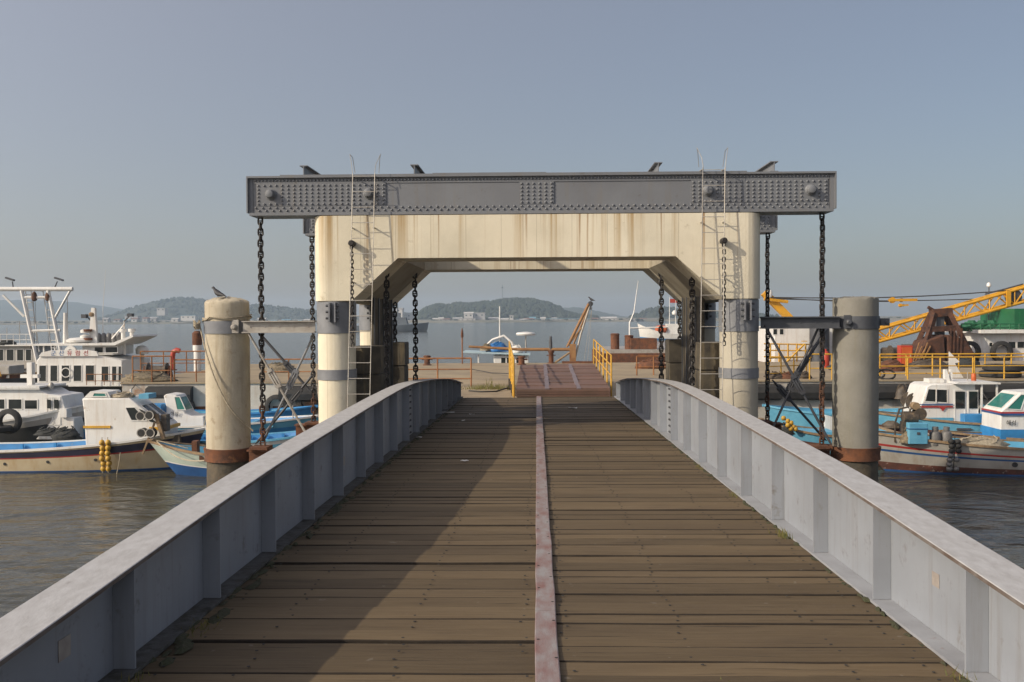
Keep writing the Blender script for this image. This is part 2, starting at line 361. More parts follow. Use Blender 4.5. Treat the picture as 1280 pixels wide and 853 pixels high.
def plank_wood():
    m = bpy.data.materials.new('deck_plank_wood'); m.use_nodes = True
    t = m.node_tree; L = t.links.new; b = t.nodes['Principled BSDF']
    b.inputs['Roughness'].default_value = 0.75
    b.inputs['Specular IOR Level'].default_value = 0.3
    geo = N(t, 'ShaderNodeNewGeometry'); oi = N(t, 'ShaderNodeObjectInfo')
    sc3 = N(t, 'ShaderNodeVectorMath', operation='SCALE'); L(oi.outputs['Random'], sc3.inputs['Scale']); sc3.inputs[0].default_value = (37, 0, 11)
    ad = N(t, 'ShaderNodeVectorMath', operation='ADD'); L(geo.outputs['Position'], ad.inputs[0]); L(sc3.outputs[0], ad.inputs[1])
    def nz(scale_vec, s, det, rg):
        mp = N(t, 'ShaderNodeMapping'); mp.inputs['Scale'].default_value = scale_vec; L(ad.outputs[0], mp.inputs[0])
        n = N(t, 'ShaderNodeTexNoise'); n.inputs['Scale'].default_value = s; n.inputs['Detail'].default_value = det; n.inputs['Roughness'].default_value = rg
        L(mp.outputs[0], n.inputs['Vector']); return n.outputs[0]
    def mr(a, l, h, o0=0.0, o1=1.0):
        r = N(t, 'ShaderNodeMapRange'); r.inputs[1].default_value = l; r.inputs[2].default_value = h; r.inputs[3].default_value = o0; r.inputs[4].default_value = o1
        L(a, r.inputs[0]); return r.outputs[0]
    def mix(f, a, c):
        x = N(t, 'ShaderNodeMix', data_type='RGBA'); L(f, x.inputs[0])
        for i, q in ((6, a), (7, c)):
            if isinstance(q, tuple): x.inputs[i].default_value = (*q, 1)
            else: L(q, x.inputs[i])
        return x.outputs[2]
    grain = nz((1.6, 34, 34), 1.0, 6, 0.65)
    fine = nz((3, 170, 170), 1.0, 3, 0.6)
    blot = nz((0.8, 1.4, 1), 1.0, 5, 0.6)
    crack = nz((1.6, 75, 75), 1.0, 2, 0.5)
    c = mix(mr(grain, 0.30, 0.72), (0.092, 0.064, 0.034), (0.132, 0.096, 0.054))
    c = mix(mr(fine, 0.4, 0.75, 0, 0.3), c, (0.195, 0.145, 0.085))
    c = mix(mr(blot, 0.45, 0.7, 0, 0.32), c, (0.048, 0.032, 0.02))
    c = mix(mr(crack, 0.67, 0.71, 0, 0.85), c, (0.022, 0.015, 0.010))
    speck = nz((9, 9, 9), 1.0, 2, 0.5)
    c = mix(mr(speck, 0.73, 0.76, 0, 0.5), c, (0.22, 0.19, 0.15))
    h = N(t, 'ShaderNodeHueSaturation'); L(c, h.inputs['Color']); L(mr(oi.outputs['Random'], 0, 1, 0.76, 1.2), h.inputs['Value'])
    L(h.outputs[0], b.inputs['Base Color'])
    bp = N(t, 'ShaderNodeBump'); bp.inputs['Strength'].default_value = 0.55; bp.inputs['Distance'].default_value = 0.006
    hh = N(t, 'ShaderNodeMath', operation='SUBTRACT'); L(grain, hh.inputs[0]); L(mr(crack, 0.64, 0.70), hh.inputs[1]); L(hh.outputs[0], bp.inputs['Height'])
    L(bp.outputs[0], b.inputs['Normal'])
    return m
M['plank'] = plank_wood()
M['plankedge'] = mk('dirty_plank_edge', (0.030, 0.021, 0.013), (0.018, 0.013, 0.009), 12, 0.95)
M['legright'] = mk('worn_leg_concrete', (0.45, 0.415, 0.335), (0.37, 0.335, 0.265), 1.1, 0.85, 0, 0.2, 20, rust=0.33, rustc=(0.25, 0.2, 0.13), rscale=4, streak=0.4, streakc=(0.24, 0.2, 0.13), sscale=6)
M['flangeedge'] = mk('rusty_plate_edge', (0.15, 0.13, 0.115), (0.09, 0.06, 0.045), 9, 0.8)
M['ledge'] = mk('chipped_ledge_paint', (0.30, 0.31, 0.33), (0.24, 0.245, 0.26), 3, 0.6, 0, 0.1, 40, rust=0.365, rscale=5)
M['soffit'] = mk('shade_toned_soffit', (0.34, 0.30, 0.225), (0.25, 0.215, 0.155), 1.4, 0.9, 0, 0.25, 15, rust=0.36, rustc=(0.16, 0.12, 0.07), rscale=2)  # darker than the frames: shade under the haunches put into the colour
M['grabrust'] = mk('dark_rust', (0.10, 0.04, 0.02), (0.04, 0.02, 0.014), 3, 0.9, 0, 0.4, 25, rust=0.36, rustc=(0.15, 0.06, 0.025))
M['paleblue'] = mk('pale_blue_paint', (0.42, 0.54, 0.58), (0.34, 0.45, 0.5), 2, 0.5)
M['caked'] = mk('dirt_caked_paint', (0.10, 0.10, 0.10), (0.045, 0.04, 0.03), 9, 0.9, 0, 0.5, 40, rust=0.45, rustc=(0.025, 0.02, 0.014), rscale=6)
M['strip'] = mk('worn_red_plate', (0.27, 0.25, 0.245), (0.20, 0.105, 0.092), 3.0, 0.6, 0, 0.15, 40, stretch=(3, 1, 1), rust=0.36, rustc=(0.30, 0.10, 0.05), rscale=5)
M['rampred'] = mk('ramp_red', (0.165, 0.09, 0.066), (0.12, 0.072, 0.052), 1.5, 0.7, 0, 0.2, 20, rust=0.38, rustc=(0.2, 0.12, 0.07), rscale=3, rnd=0.12)
M['rampstrip'] = mk('ramp_strip', (0.20, 0.165, 0.175), (0.15, 0.115, 0.12), 4, 0.65)

def water_mat():
    m = bpy.data.materials.new('harbour_water'); m.use_nodes = True
    t = m.node_tree; L = t.links.new; b = t.nodes['Principled BSDF']
    b.inputs['Base Color'].default_value = (0.054, 0.050, 0.032, 1)
    b.inputs['Roughness'].default_value = 0.10
    b.inputs['IOR'].default_value = 1.33
    geo = N(t, 'ShaderNodeNewGeometry')
    prev = None
    for sx, sy, s, st, dist, det in ((0.55, 1.0, 0.55, 0.45, 0.42, 3), (0.7, 1.2, 1.9, 0.42, 0.12, 4), (0.8, 1.1, 6.5, 0.35, 0.03, 3)):
        mp = N(t, 'ShaderNodeMapping'); mp.inputs['Scale'].default_value = (sx, sy, 1); mp.inputs['Rotation'].default_value = (0, 0, R(-18 + 9 * s))
        L(geo.outputs['Position'], mp.inputs[0])
        n = N(t, 'ShaderNodeTexNoise'); n.inputs['Scale'].default_value = s; n.inputs['Detail'].default_value = det; n.inputs['Roughness'].default_value = 0.55
        n.inputs['Distortion'].default_value = 0.6
        L(mp.outputs[0], n.inputs['Vector'])
        bp = N(t, 'ShaderNodeBump'); bp.inputs['Strength'].default_value = st; bp.inputs['Distance'].default_value = dist
        L(n.outputs[0], bp.inputs['Height'])
        if prev: L(prev.outputs[0], bp.inputs['Normal'])
        prev = bp
    L(prev.outputs[0], b.inputs['Normal'])
    return m
M['water'] = water_mat()

# ================================================================ SETTING: water, far shore, hills
wb = MB()
xs = [-2300, -600, -120, -40, 0, 40, 120, 600, 2300]; ys = [-150, -20, 20, 60, 150, 500, 1200, 2600]
wb.grid([[(x, y, 0) for x in xs] for y in ys])
tag(wb.build('water', M['water']), kind='structure', label='murky green brown harbour water with small ripples')

SH = 1120.0                       # the far shoreline
def interp(tab, x):
    for (a, b), (c, d) in zip(tab, tab[1:]):
        if a <= x <= c: return b + (d - b) * (x - a) / (c - a)
    return tab[0][1] if x < tab[0][0] else tab[-1][1]
rs = random.Random(3)
sb = MB(); rows = []
for j, (dy, z) in enumerate(((0, -1.0), (4, 1.2), (30, 2.2), (160, 3.0), (900, 4.0))):
    rows.append([(x + rs.uniform(-8, 8), SH + dy + 10 * math.sin(x * 0.011) + rs.uniform(-3, 3), z + (rs.uniform(0, 1.2) if j else 0)) for x in range(-2000, 2001, 40)])
sb.grid(rows)
tag(sb.build('far_shore', M['shore']), kind='structure', label='low far shore across the water')

def hill(prof, Y, depth, label, seed, mat='forest', rough=1.0):
    """prof: crest pixels (px, py) as seen; a rounded mound of the given depth at distance Y"""
    r = random.Random(seed)
    pts = [P(a, b, Y) for a, b in prof]
    tab = [(p.x, max(p.z, 0.5)) for p in pts]
    x0, x1 = tab[0][0], tab[-1][0]; nx = int(min(160, max(24, (x1 - x0) / 6))); ny = 15
    b = MB(); rows = []
    for j in range(ny):
        t = j / (ny - 1) * 2 - 1
        k = max(0.0, math.cos(t * math.pi / 2)) ** 0.8
        rows.append([(x0 + (x1 - x0) * i / (nx - 1), Y + t * depth, -1 + (interp(tab, x0 + (x1 - x0) * i / (nx - 1)) + 1) * k + (rough * r.uniform(-1.2, 1.2) if 0 < j < ny - 1 else 0)) for i in range(nx)])
    b.grid(rows)
    o = b.build('hill', M[mat], smooth=60)
    return tag(o, kind='structure', label=label), tab
ISL = [(522, 402), (530, 391), (537, 385.5), (548, 382.5), (560, 383.5), (572, 381), (590, 381.5), (604, 379.5), (616, 379), (628, 376.5), (642, 375.3), (656, 375.8), (668, 376.4), (676, 379), (686, 380.5), (693, 384.5), (700, 386), (705, 390.5), (716, 394), (735, 397), (760, 399), (780, 402)]
_, isl = hill(ISL, 1330, 130, 'low wooded headland straight across the water', 1)
hill([(-60, 377), (0, 376), (40, 375), (90, 378), (130, 384), (165, 390), (200, 397), (230, 402)], 2450, 250, 'hazy hill behind the moored ships', 2)
hill([(150, 402), (165, 396), (185, 383), (200, 377), (222, 373.5), (245, 374), (262, 379), (290, 384), (330, 383), (360, 386), (400, 391), (430, 396), (480, 402)], 1750, 180, 'wooded hill with pale houses behind the concrete pile', 3)
hill([(430, 402), (470, 394), (500, 391), (530, 392), (545, 398), (560, 402)], 1350, 80, 'low wooded rise beside the headland', 4)
hill([(640, 402), (690, 386), (720, 384), (750, 390), (780, 396), (820, 402)], 2100, 160, 'pale distant hill beyond the headland', 5)
hill([(770, 402), (790, 397), (806, 390), (822, 386), (850, 388), (900, 392), (960, 396), (1010, 402)], 1330, 90, 'low wooded point at the end of the far shore', 6)

# trees: one wooded mass per hill (nobody could count them)
def wood(n, pxr, Y, depth, tab, seed, label, smin=3.5, smax=6.5):
    r = random.Random(seed); b = MB()
    x0, x1 = tab[0][0], tab[-1][0]
    for _ in range(n):
        x = r.uniform(x0, x1); t = r.uniform(-0.95, 0.15)
        z = -1 + (interp(tab, x) + 1) * max(0.0, math.cos(t * math.pi / 2)) ** 0.8
        s = r.uniform(smin, smax)
        if z < 4: continue
        k = 6; o = len(b.v)
        rings = [(0.75, -0.5), (1.0, 0.15), (0.62, 0.8)]
        a0 = r.uniform(0, 3)
        for rr, h in rings:
            for q in range(k):
                a = a0 + 2 * math.pi * q / k
                f = s * 0.62 * rr * r.uniform(0.7, 1.2)
                b.v.append((x + f * math.cos(a), Y + t * depth + f * math.sin(a), z + s * 0.55 * h * r.uniform(0.8, 1.2)))
        b.v.append((x, Y + t * depth, z + s * 0.72))
        for ring in range(2):
            for q in range(k):
                p = (q + 1) % k
                b.f.append([o + ring * k + q, o + ring * k + p, o + (ring + 1) * k + p, o + (ring + 1) * k + q]); b.m.append(0)
        for q in range(k):
            b.f.append([o + 2 * k + q, o + 2 * k + (q + 1) % k, o + 3 * k]); b.m.append(0)
    return tag(b.build('woodland', M['tree']), label, 'trees', kind='stuff')
wood(1900, None, 1330, 130, isl, 11, 'dense woodland covering the headland across the water')
pt = [(P(a, b, 1330).x, max(P(a, b, 1330).z, .5)) for a, b in [(770, 402), (790, 397), (806, 390), (822, 386), (850, 388), (900, 392), (960, 396), (1010, 402)]]
wood(500, None, 1330, 90, pt, 12, 'woodland on the point at the end of the far shore')
pt = [(P(a, b, 1750).x, max(P(a, b, 1750).z, .5)) for a, b in [(150, 402), (185, 383), (222, 373.5), (245, 374), (262, 379), (330, 383), (400, 391), (480, 402)]]
wood(1100, None, 1750, 180, pt, 13, 'woodland on the hill behind the concrete pile')

shb = random.Random(77); b = MB()
for _ in range(420):                     # low scrub along the far waterline
    x = shb.uniform(-620, 420); y = SH + shb.uniform(8, 60); s = shb.uniform(1.2, 3.6); z = 2.0; o = len(b.v); k = 6
    for rr, h_ in ((.8, -.6), (1.0, .2), (.6, .8)):
        for q_ in range(k):
            a_ = 2 * math.pi * q_ / k; f_ = s * .9 * rr * shb.uniform(.7, 1.2); b.v.append((x + f_ * math.cos(a_), y + f_ * math.sin(a_), z + s * .6 * h_))
    for ring in range(2):
        for q_ in range(k):
            p_ = (q_ + 1) % k; b.f.append([o + ring * k + q_, o + ring * k + p_, o + (ring + 1) * k + p_, o + (ring + 1) * k + q_]); b.m.append(0)
    b.f.append([o + 2 * k + q_ for q_ in range(k)]); b.m.append(0)
tag(b.build('shore_scrub', M['tree']), 'low scrub and trees along the far waterline', 'scrub', kind='stuff')
def building(px0, px1, pyt, pyb, Y, wall, roof, label, group=None, gable=False, depth=12, cat='building'):
    a, c = P(px0, pyb, Y), P(px1, pyt, Y)
    t = thing('building', label, cat, (a.x, Y, a.z), 0, group)
    W, H = c.x - a.x, max(c.z - a.z, 2.0)
    hb = H * (0.72 if gable else 0.9)
    MB().box((0, 0, -6), (W, depth, hb)).build('wall', M[wall], t)
    if gable: rb = MB().prism([(-.6, hb), (depth + .6, hb), (depth / 2, H)], -.6, W + .6, 'X')
    else: rb = MB().box((-.5, -.5, hb), (W + .5, depth + .5, H))
    rb.build('roof', M[roof], t)
    nw = max(1, int(W / 5)); nr = max(1, int(hb / 3.4))
    for j in range(nr):
        for i in range(nw):
            wx = W * (i + .5) / nw; wz = hb * (j + .55) / nr
            MB().box((wx - .9, -.12, wz - .7), (wx + .9, .05, wz + .7)).build('window', M['glass'], t)
gb = 'small pale buildings along the far shore'
building(580, 591, 390, 397.5, 1145, 'hbwhite', 'hbwhite', 'white house with pitched roof in front of the headland woods', gable=True)
building(592, 606, 391, 397, 1150, 'hbgrey', 'hbwhite', 'pale grey flat block beside the white house on headland shore')
building(575, 594, 398, 403, 1130, 'hbwhite', 'hbgrey', 'long low white shed at the water below the white house')
building(637, 641.5, 394, 403, 1132, 'hbwhite', 'hbgrey', 'narrow white tower block on the headland shore')
building(630, 652, 400, 404, 1128, 'hbgrey', 'hbwhite', 'low grey quay shed beside the narrow white tower')
building(668, 738, 398, 402.5, 1160, 'hbgrey', 'roofblue', 'very long blue roofed warehouse on the far shore', depth=30)
building(752, 771, 396, 403, 1140, 'hbwhite', 'hbwhite', 'cream warehouse beyond the derrick tip', gable=True)
building(772, 784, 399, 404, 1140, 'hbgrey', 'hbwhite', 'grey shed right beside the cream warehouse')
building(493, 503, 385, 402, 1140, 'hbwhite', 'hbgrey', 'tall white block at the shore seen past the chain')
building(506, 516, 392, 402, 1150, 'hbgrey', 'hbgrey', 'grey block beside the tall white block on the shore')
building(196, 206, 385.5, 389, 1330, 'hbgrey', 'hbwhite', 'row of pale apartments high on the wooded hill')
building(226, 244, 394, 399.5, 1250, 'hbwhite', 'roofblue', 'pale shed with bluish roof at the foot of the hill')
building(156, 172, 395, 401, 1240, 'hbgrey', 'hbgrey', 'grey shore building behind the wheelhouse mast')
for i in range(30):
    x = [112, 128, 142, 178, 186, 214, 322, 338, 352, 366, 380, 548, 560, 662, 655, 792, 541, 553, 566, 611, 618, 624, 645, 649, 676, 690, 741, 800, 150, 164][i]
    building(x, x + rs.uniform(4, 12), 396 + rs.uniform(0, 4.5), 403, 1128 + rs.uniform(0, 50), rs.choice(['hbwhite', 'hbgrey', 'hbgrey']), rs.choice(['hbgrey', 'roofred', 'roofblue', 'hbwhite']), 'small low house in the pale row along the far shore', gb, gable=True, depth=9)
# radio mast on the headland
t = thing('radio_mast', 'thin lattice radio mast rising from the headland woods', 'mast', P(628, 378, 1330))
h = (378 - 356) * 1330 / FPX
mbm = MB()
for k in range(3):
    a = 2 * math.pi * k / 3
    mbm.tube([(0.9 * math.cos(a), 0.9 * math.sin(a), -4), (0.25 * math.cos(a), 0.25 * math.sin(a), h)], 0.16, 4)
for k in range(12):
    mbm.box((-.8, -.1, k * h / 12), (.8, .1, k * h / 12 + .12))
mbm.build('tower', M['greyship'], t)
MB().box((-1.1, -1.1, h * .8), (1.1, 1.1, h * .8 + 1.2)).build('platform', M['greyship'], t)

# ================================================================ BRIDGE
SLOPE = 0.0169
br = thing('lift_bridge', 'timber decked bridge with grey steel side girders leading under the gantry', 'bridge', (0.04, 0, CAMZ - 1.75))
br.rotation_euler = (-math.atan(SLOPE), 0, 0)
HW, D0, D1 = 2.13, -2.2, 28.0          # half width to the flange edge, start, end
PROF = [(-3, .30), (2, .40), (3.5, .48), (5.1, .572), (6.44, .65), (7.86, .718), (9.26, .767), (10.7, .81), (12, .85), (14, .905), (15.5, .935), (16.8, .94), (18, .918), (20, .865), (22, .79), (24, .70), (26, .57), (27.2, .475), (28.1, .40)]
def gz(y): return (interp(PROF, y - .35) + interp(PROF, y) * 2 + interp(PROF, y + .35)) / 4
# planks, two halves
prt = random.Random(5)
variants = {}
def plank_mesh(wd, ln, k):
    key = (wd, ln, k)
    if key not in variants:
        b = MB(); c = 0.010; n = 6; T = 0.075; c = 0.005
        r = random.Random(hash(key) % 1000)
        sec = [(-wd / 2, -T), (-wd / 2, -c), (-wd / 2 + c, 0), (0, 0.0015), (wd / 2 - c, 0), (wd / 2, -c), (wd / 2, -T)]
        rows = []
        for i in range(n + 1):
            x = ln * i / n
            dy0, dy1 = r.uniform(-.0035, .0035), r.uniform(-.0035, .0035); dz = r.uniform(-.002, .002)
            rows.append([(x, yy + (dy0 if yy < 0 else dy1), zz + dz) for yy, zz in sec])
        b.grid(rows, flip=False)
        b.m = [1 if i % 6 in (0, 1, 4, 5) else 0 for i in range(len(b.f))]
        b.f.append(list(range(7))); b.m.append(0)
        b.f.append([n * 7 + i for i in range(7)][::-1]); b.m.append(0)
        variants[key] = b.mesh('plank', [M['plank'], M['plankedge']])
    return variants[key]
nail = MB()
for side in (-1, 1):
    y = D0 + prt.uniform(0, .2)
    while y < D1 - .12:
        wd = prt.choice([.185, .21, .235, .235, .26])
        if y + wd > D1: wd = .185
        ln = 2.19 + prt.uniform(-.02, .03)
        me = plank_mesh(wd, round(2.19 + .02 * prt.choice([-1, 0, 1]), 2), prt.randint(0, 2))
        o = put('plank', me, br, (0.0 if side > 0 else -.0, y + wd / 2, prt.uniform(-.009, .006)), (prt.uniform(-.02, .02), 0, (0 if side > 0 else math.pi) + prt.uniform(-.0015, .0015)))
        for nx in (.12, .8, 1.6, 2.0):
            for ny in (.25, .75):
                if prt.random() < .75: nail.lathe([(.009, .0), (.009, .0025), (.005, .003)], (side * (nx + prt.uniform(-.03, .03)), y + wd * ny, .004), 6)
        y += wd + prt.choice([.006, .008, .010, .013, .024])
tag(nail.build('deck_nails', M['rubber'], br), kind='stuff')
# steel under the planks
ub = MB()
for x in (-1.6, -.8, 0, .8, 1.6): ub.box((x - .07, D0, -.36), (x + .07, D1 - .05, -.085))
ub.build('stringers', M['darksteel'], br)
for i in range(11):
    yy = D0 + .5 + i * 2.95
    MB().box((-2.1, yy, -.62), (2.1, yy + .18, -.37)).build('cross_beam', M['darksteel'], br)
# worn steel strip along the middle, in four lengths
cuts = [D0, 6.2, 13.4, 20.5, D1 - .02]
for a, c in zip(cuts, cuts[1:]):
    b = MB(); n = 14; rows = []
    for i in range(n + 1):
        yy = a + .004 + (c - a - .008) * i / n
        x = .008 + prt.uniform(-.003, .003); e = prt.uniform(-.003, .003)
        rows.append([(x - .064 + e, yy, .002), (x - .064 + e, yy, .021), (x - .058 + e, yy, .024), (x + .058 + e, yy, .024), (x + .064 + e, yy, .021), (x + .064 + e, yy, .002)])
    b.grid(rows, flip=True)
    b.f.append(list(range(6))[::-1]); b.m.append(0); b.f.append([n * 6 + i for i in range(6)]); b.m.append(0)
    st = b.build('centre_strip', M['strip'], br)
    nb = MB(); yy = a + .2; k = 0
    while yy < c - .1:
        nb.lathe([(.009, .0), (.009, .0015), (.005, .002)], (.008 + (-.043 if k % 2 else .043) + prt.uniform(-.006, .006), yy, .0245), 6); yy += prt.uniform(.28, .42); k += 1
    tag(nb.build('nails', M['rubber'], st), kind='stuff')
# side girders
stiff_y = [5.09 + 1.395 * k for k in range(-5, 17)]
for side in (-1, 1):
    gx = HW + .13
    ys_ = [D0 - .3 + (D1 + .08 - D0 + .3) * i / 70 for i in range(71)]
    b = MB()
    for sgn in (-1, 1):                                  # the web
        b.grid([[(side * gx + sgn * .009, yy, -.75) for yy in ys_], [(side * gx + sgn * .009, yy, gz(yy) - .024) for yy in ys_]], flip=sgn > 0)
    yy = ys_[-1]
    b.add([(side * gx - .009, yy, -.75), (side * gx + .009, yy, -.75), (side * gx + .009, yy, gz(yy) - .024), (side * gx - .009, yy, gz(yy) - .024)], [(0, 1, 2, 3)])
    gd = b.build('side_girder', M['girder'], br)
    tag(gd, 'left plate girder, its deck side in shade' if side < 0 else 'right plate girder, its deck side in sun')
    fb = MB(); rows = []
    for i, yy in enumerate(ys_):
        z = gz(yy); wv = .004 * math.sin(yy * 2.1 + side)
        rows.append([(side * gx + dx * (.132 + wv * (.3 if dx > 0 else .5)), yy, z + dz) for dx, dz in ((-1, -.024), (-1, -.003), (-.97, 0), (.97, 0), (1, -.003), (1, -.024), (-1, -.024))])
    fb.grid(rows, flip=True)
    for i in range(len(fb.f)):
        if i % 6 in (0, 4): fb.m[i] = 1
    n = len(rows)
    fb.f.append(list(range(6))[::-1]); fb.m.append(0); fb.f.append([(n - 1) * 7 + i for i in range(6)]); fb.m.append(0)
    fb.build('top_flange', [M['flange'], M['flangeedge']], gd)
    lb = MB()
    lb.box((side * gx - .14 if side > 0 else side * gx + .012, D0, .004), (side * gx - .012 if side > 0 else side * gx + .14, D1, .022))
    lb.box((side * gx - .15, D0, -.78), (side * gx + .15, D1, -.752))
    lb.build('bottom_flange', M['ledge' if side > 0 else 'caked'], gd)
    for k, yy in enumerate(stiff_y):
        if yy > D1: continue
        for io in (-1, 1):
            sx = side * gx + io * side * .0105
            ex = side * gx + io * side * .124
            z0 = .024 if io < 0 else -.75
            z1 = gz(yy) - .026
            b = MB().box((min(sx, ex), yy - .009, z0), (max(sx, ex), yy + .009, z1))
            b.build('stiffener', M['girder'], gd)
    # bolted splice
    ys0 = 16.95
    b = MB()
    sx = side * gx - side * .0105
    b.box((min(sx, sx - side * .012), ys0 - .22, .03), (max(sx, sx - side * .012), ys0 + .22, gz(ys0) - .05))
    sp = b.build('splice_plate', M['girder'], gd)
    nb = MB()
    for q in range(8):
        for dy in (-.16, -.06, .06, .16):
            nb.lathe([(.017, -.012 if side > 0 else -.012), (.017, .012), (.01, .016)] if side < 0 else [(.01, -.016), (.017, -.012), (.017, .012)], (sx - side * .022, ys0 + dy, .08 + q * .105), 6, axis='X')
    tag(nb.build('bolts', M['darksteel'], sp), kind='stuff')
    # faded stickers on the web
    for (sy, sz, hw_, hh_) in (((4.55, .30, .06, .05), (11.2, .52, .05, .12), (11.3, .32, .04, .05)) if side < 0 else ((5.75, .33, .05, .04), (19.2, .5, .04, .05))):
        MB().box((min(sx, sx - side * .002), sy - hw_, sz - hh_), (max(sx, sx - side * .002), sy + hw_, sz + hh_)).build('sticker', M['sticker'], gd)
# dirt, moss and weeds along the girder feet
mr_ = random.Random(17); mb_ = MB()
def clump(b, x, y, z, s, h):
    k = 7; o = len(b.v)
    for q in range(k):
        a = 2 * math.pi * q / k
        f = s * mr_.uniform(.6, 1.3); b.v.append((x + f * .6 * math.cos(a), y + f * 1.6 * math.sin(a), z))
    for q in range(k):
        a = 2 * math.pi * q / k
        f = s * mr_.uniform(.3, .7); b.v.append((x + f * .6 * math.cos(a), y + f * 1.6 * math.sin(a), z + h * mr_.uniform(.5, 1)))
    b.v.append((x, y, z + h))
    for q in range(k):
        p = (q + 1) % k
        b.f.append([o + q, o + p, o + k + p, o + k + q]); b.m.append(0)
        b.f.append([o + k + q, o + k + p, o + 2 * k]); b.m.append(0)
for side in (-1, 1):
    yy = 3.0
    while yy < 27:
        dens = 1.0 if side < 0 else .45
        if mr_.random() < dens: clump(mb_, (HW - mr_.uniform(.02, .05)) if side > 0 else -(HW - mr_.uniform(-.09, .10)), yy, .0, mr_.uniform(.02, .085 if side < 0 else .045), mr_.uniform(.006, .025))
        yy += mr_.uniform(.03, .12)
tag(mb_.build('dirt', M['moss'], br), kind='stuff')
gb_ = MB()
for (cx, cy, n, hh) in ((-HW + .06, 4.75, 90, .07), (-HW + .07, 5.9, 40, .05), (HW - .05, 8.6, 50, .08), (HW - .04, 5.0, 26, .06), (HW - .05, 10.8, 24, .05), (HW - .05, 13.0, 30, .05), (0.9, 4.9, 16, .02)):
    for _ in range(n):
        x, y = cx + mr_.gauss(0, .03), cy + mr_.gauss(0, .10)
        dx, dy = mr_.uniform(-.03, .03), mr_.uniform(-.03, .03); h_ = hh * mr_.uniform(.4, 1)
        gb_.add([(x - .004, y, 0), (x + .004, y, 0), (x + dx, y + dy, h_)], [(0, 1, 2)])
tag(gb_.build('weeds', M['grass'], br), kind='stuff')
# litter on the deck
def deckpt(px, py):
    d = ray(px, py); n = Vector((0, SLOPE, 1)); o = Vector((0, 0, CAMZ)); q = Vector((.04, 0, CAMZ - 1.75))
    return o + d * ((q - o).dot(n) / d.dot(n))
lits = [((560, 516.5), .30, .09, 'flattened white paper strip on the shaded deck by the left girder'), ((579, 527), .09, .06, 'small crumpled white scrap in shade beside the paper strip'),
        ((581, 578), .11, .07, 'white paper scrap on shaded planks near the shadow edge'), ((524, 548), .09, .06, 'white scrap lying against the foot of the left girder'),
        ((716, 511), .22, .07, 'folded white paper on the planks right of the centre strip'), ((590, 519), .12, .04, 'thin white strip between two scraps on the shaded deck')]
for (pp, l_, w_, lb_) in lits:
    c = deckpt(*pp); b = MB(); rows = []
    for i in range(5):
        rows.append([(l_ * (i / 4 - .5) + mr_.uniform(-.01, .01), w_ * (j / 3 - .5) * mr_.uniform(.7, 1.1), .012 + mr_.uniform(0, .022)) for j in range(4)])
    b.grid(rows)
    tag(b.build('litter', M['paper'], None, None, c, (0, 0, mr_.uniform(-.4, .4))), lb_, 'litter')

# ================================================================ GANTRY: two concrete portal frames
S = 17.5 / FPX
def frame(y0, y1, label):
    t = thing('portal_frame', label, 'gantry', (0, y0, 0))
    XO, XI, XT = 281 * S, 232 * S, 173.5 * S
    ZT, ZS, ZC = CAMZ + 129.5 * S, CAMZ + 76 * S, CAMZ + 23 * S
    dp = y1 - y0; r = .26
    # plan outline at each level: outer corners rounded
    def arc(cx, cy, a0, a1, n=6): return [(cx + r * math.cos(R(a0 + (a1 - a0) * i / n)), cy + r * math.sin(R(a0 + (a1 - a0) * i / n))) for i in range(n + 1)]
    b = MB()
    # the beam and haunches as an extruded middle, ends rounded in plan
    xm = XO - r
    poly = [(-xm, ZT), (xm, ZT), (xm, ZC), (XI, ZC), (XT, ZS), (-XT, ZS), (-XI, ZC), (-xm, ZC)]
    ch = .02
    b.prism(poly, 0, dp, 'Y')
    for sg in (-1, 1):
        pl = [(sg * x, y) for x, y in ([(xm, 0)] + arc(xm, r, -90, 0) + arc(xm, dp - r, 0, 90) + [(xm, dp)])]
        b.prism(pl[1:-1], ZC, ZT, 'Z')
    o = b.build('concrete_frame', M['concrete'], t, smooth=35)
    # legs below
    for sg in (-1, 1):
        c0, c1 = XI + .015, XO - .015; rr = (c1 - c0) / 2 - .002
        cx = (c0 + c1) / 2
        pl = [(sg * cx + rr * math.cos(a), rr + .015 + rr * math.sin(a)) for a in [math.pi + math.pi * i / 14 for i in range(15)]]
        dl_ = .78
        pl += [(sg * cx + rr * math.cos(a), dl_ - rr - .015 + rr * math.sin(a)) for a in [math.pi * i / 14 for i in range(15)]]
        b = MB().prism(pl, 1.2, ZC - .001, 'Z')
        lg = b.build('leg', M['concrete' if sg < 0 else 'legright'], t, smooth=35)
        b = MB().prism([(x + (x - sg * cx) * .01, y) for x, y in pl], -3, 1.199, 'Z')
        b.build('tidal_zone', M['pilewet'], lg, smooth=35)
        for z0, z1, k in ((CAMZ - 18 * S, CAMZ + 22 * S, 1.045), (CAMZ - 77 * S, CAMZ - 64 * S, 1.05)):
            pb = [(sg * cx + (x - sg * cx) * k, (y - dl_ / 2) * (1 + (k - 1) * .9) + dl_ / 2) for x, y in pl]
            bd = MB().prism(pb, z0, z1, 'Z').build('steel_band', M['band'], lg, smooth=35)
            if z1 - z0 > .4:
                bb = MB(); xx = sg * cx + (.02 if sg < 0 else .06)
                for dx in (-.05, .05): bb.box((xx + dx - .012, -.14, z0 + .1 * 2), (xx + dx + .012, .04, z1 - .02))
                cl = bb.build('clamp_plate', M['band'], bd)
                bb = MB()
                for q in range(3):
                    zz = z0 + .27 + q * .11
                    for dx, ax in ((-.085, 0), (.085, 0)):
                        bb.lathe([(.026, -.03), (.026, .03)], (xx + dx, -.09, zz), 6, axis='X')
                tag(bb.build('bolts', M['darksteel'], cl), kind='stuff')
    return t
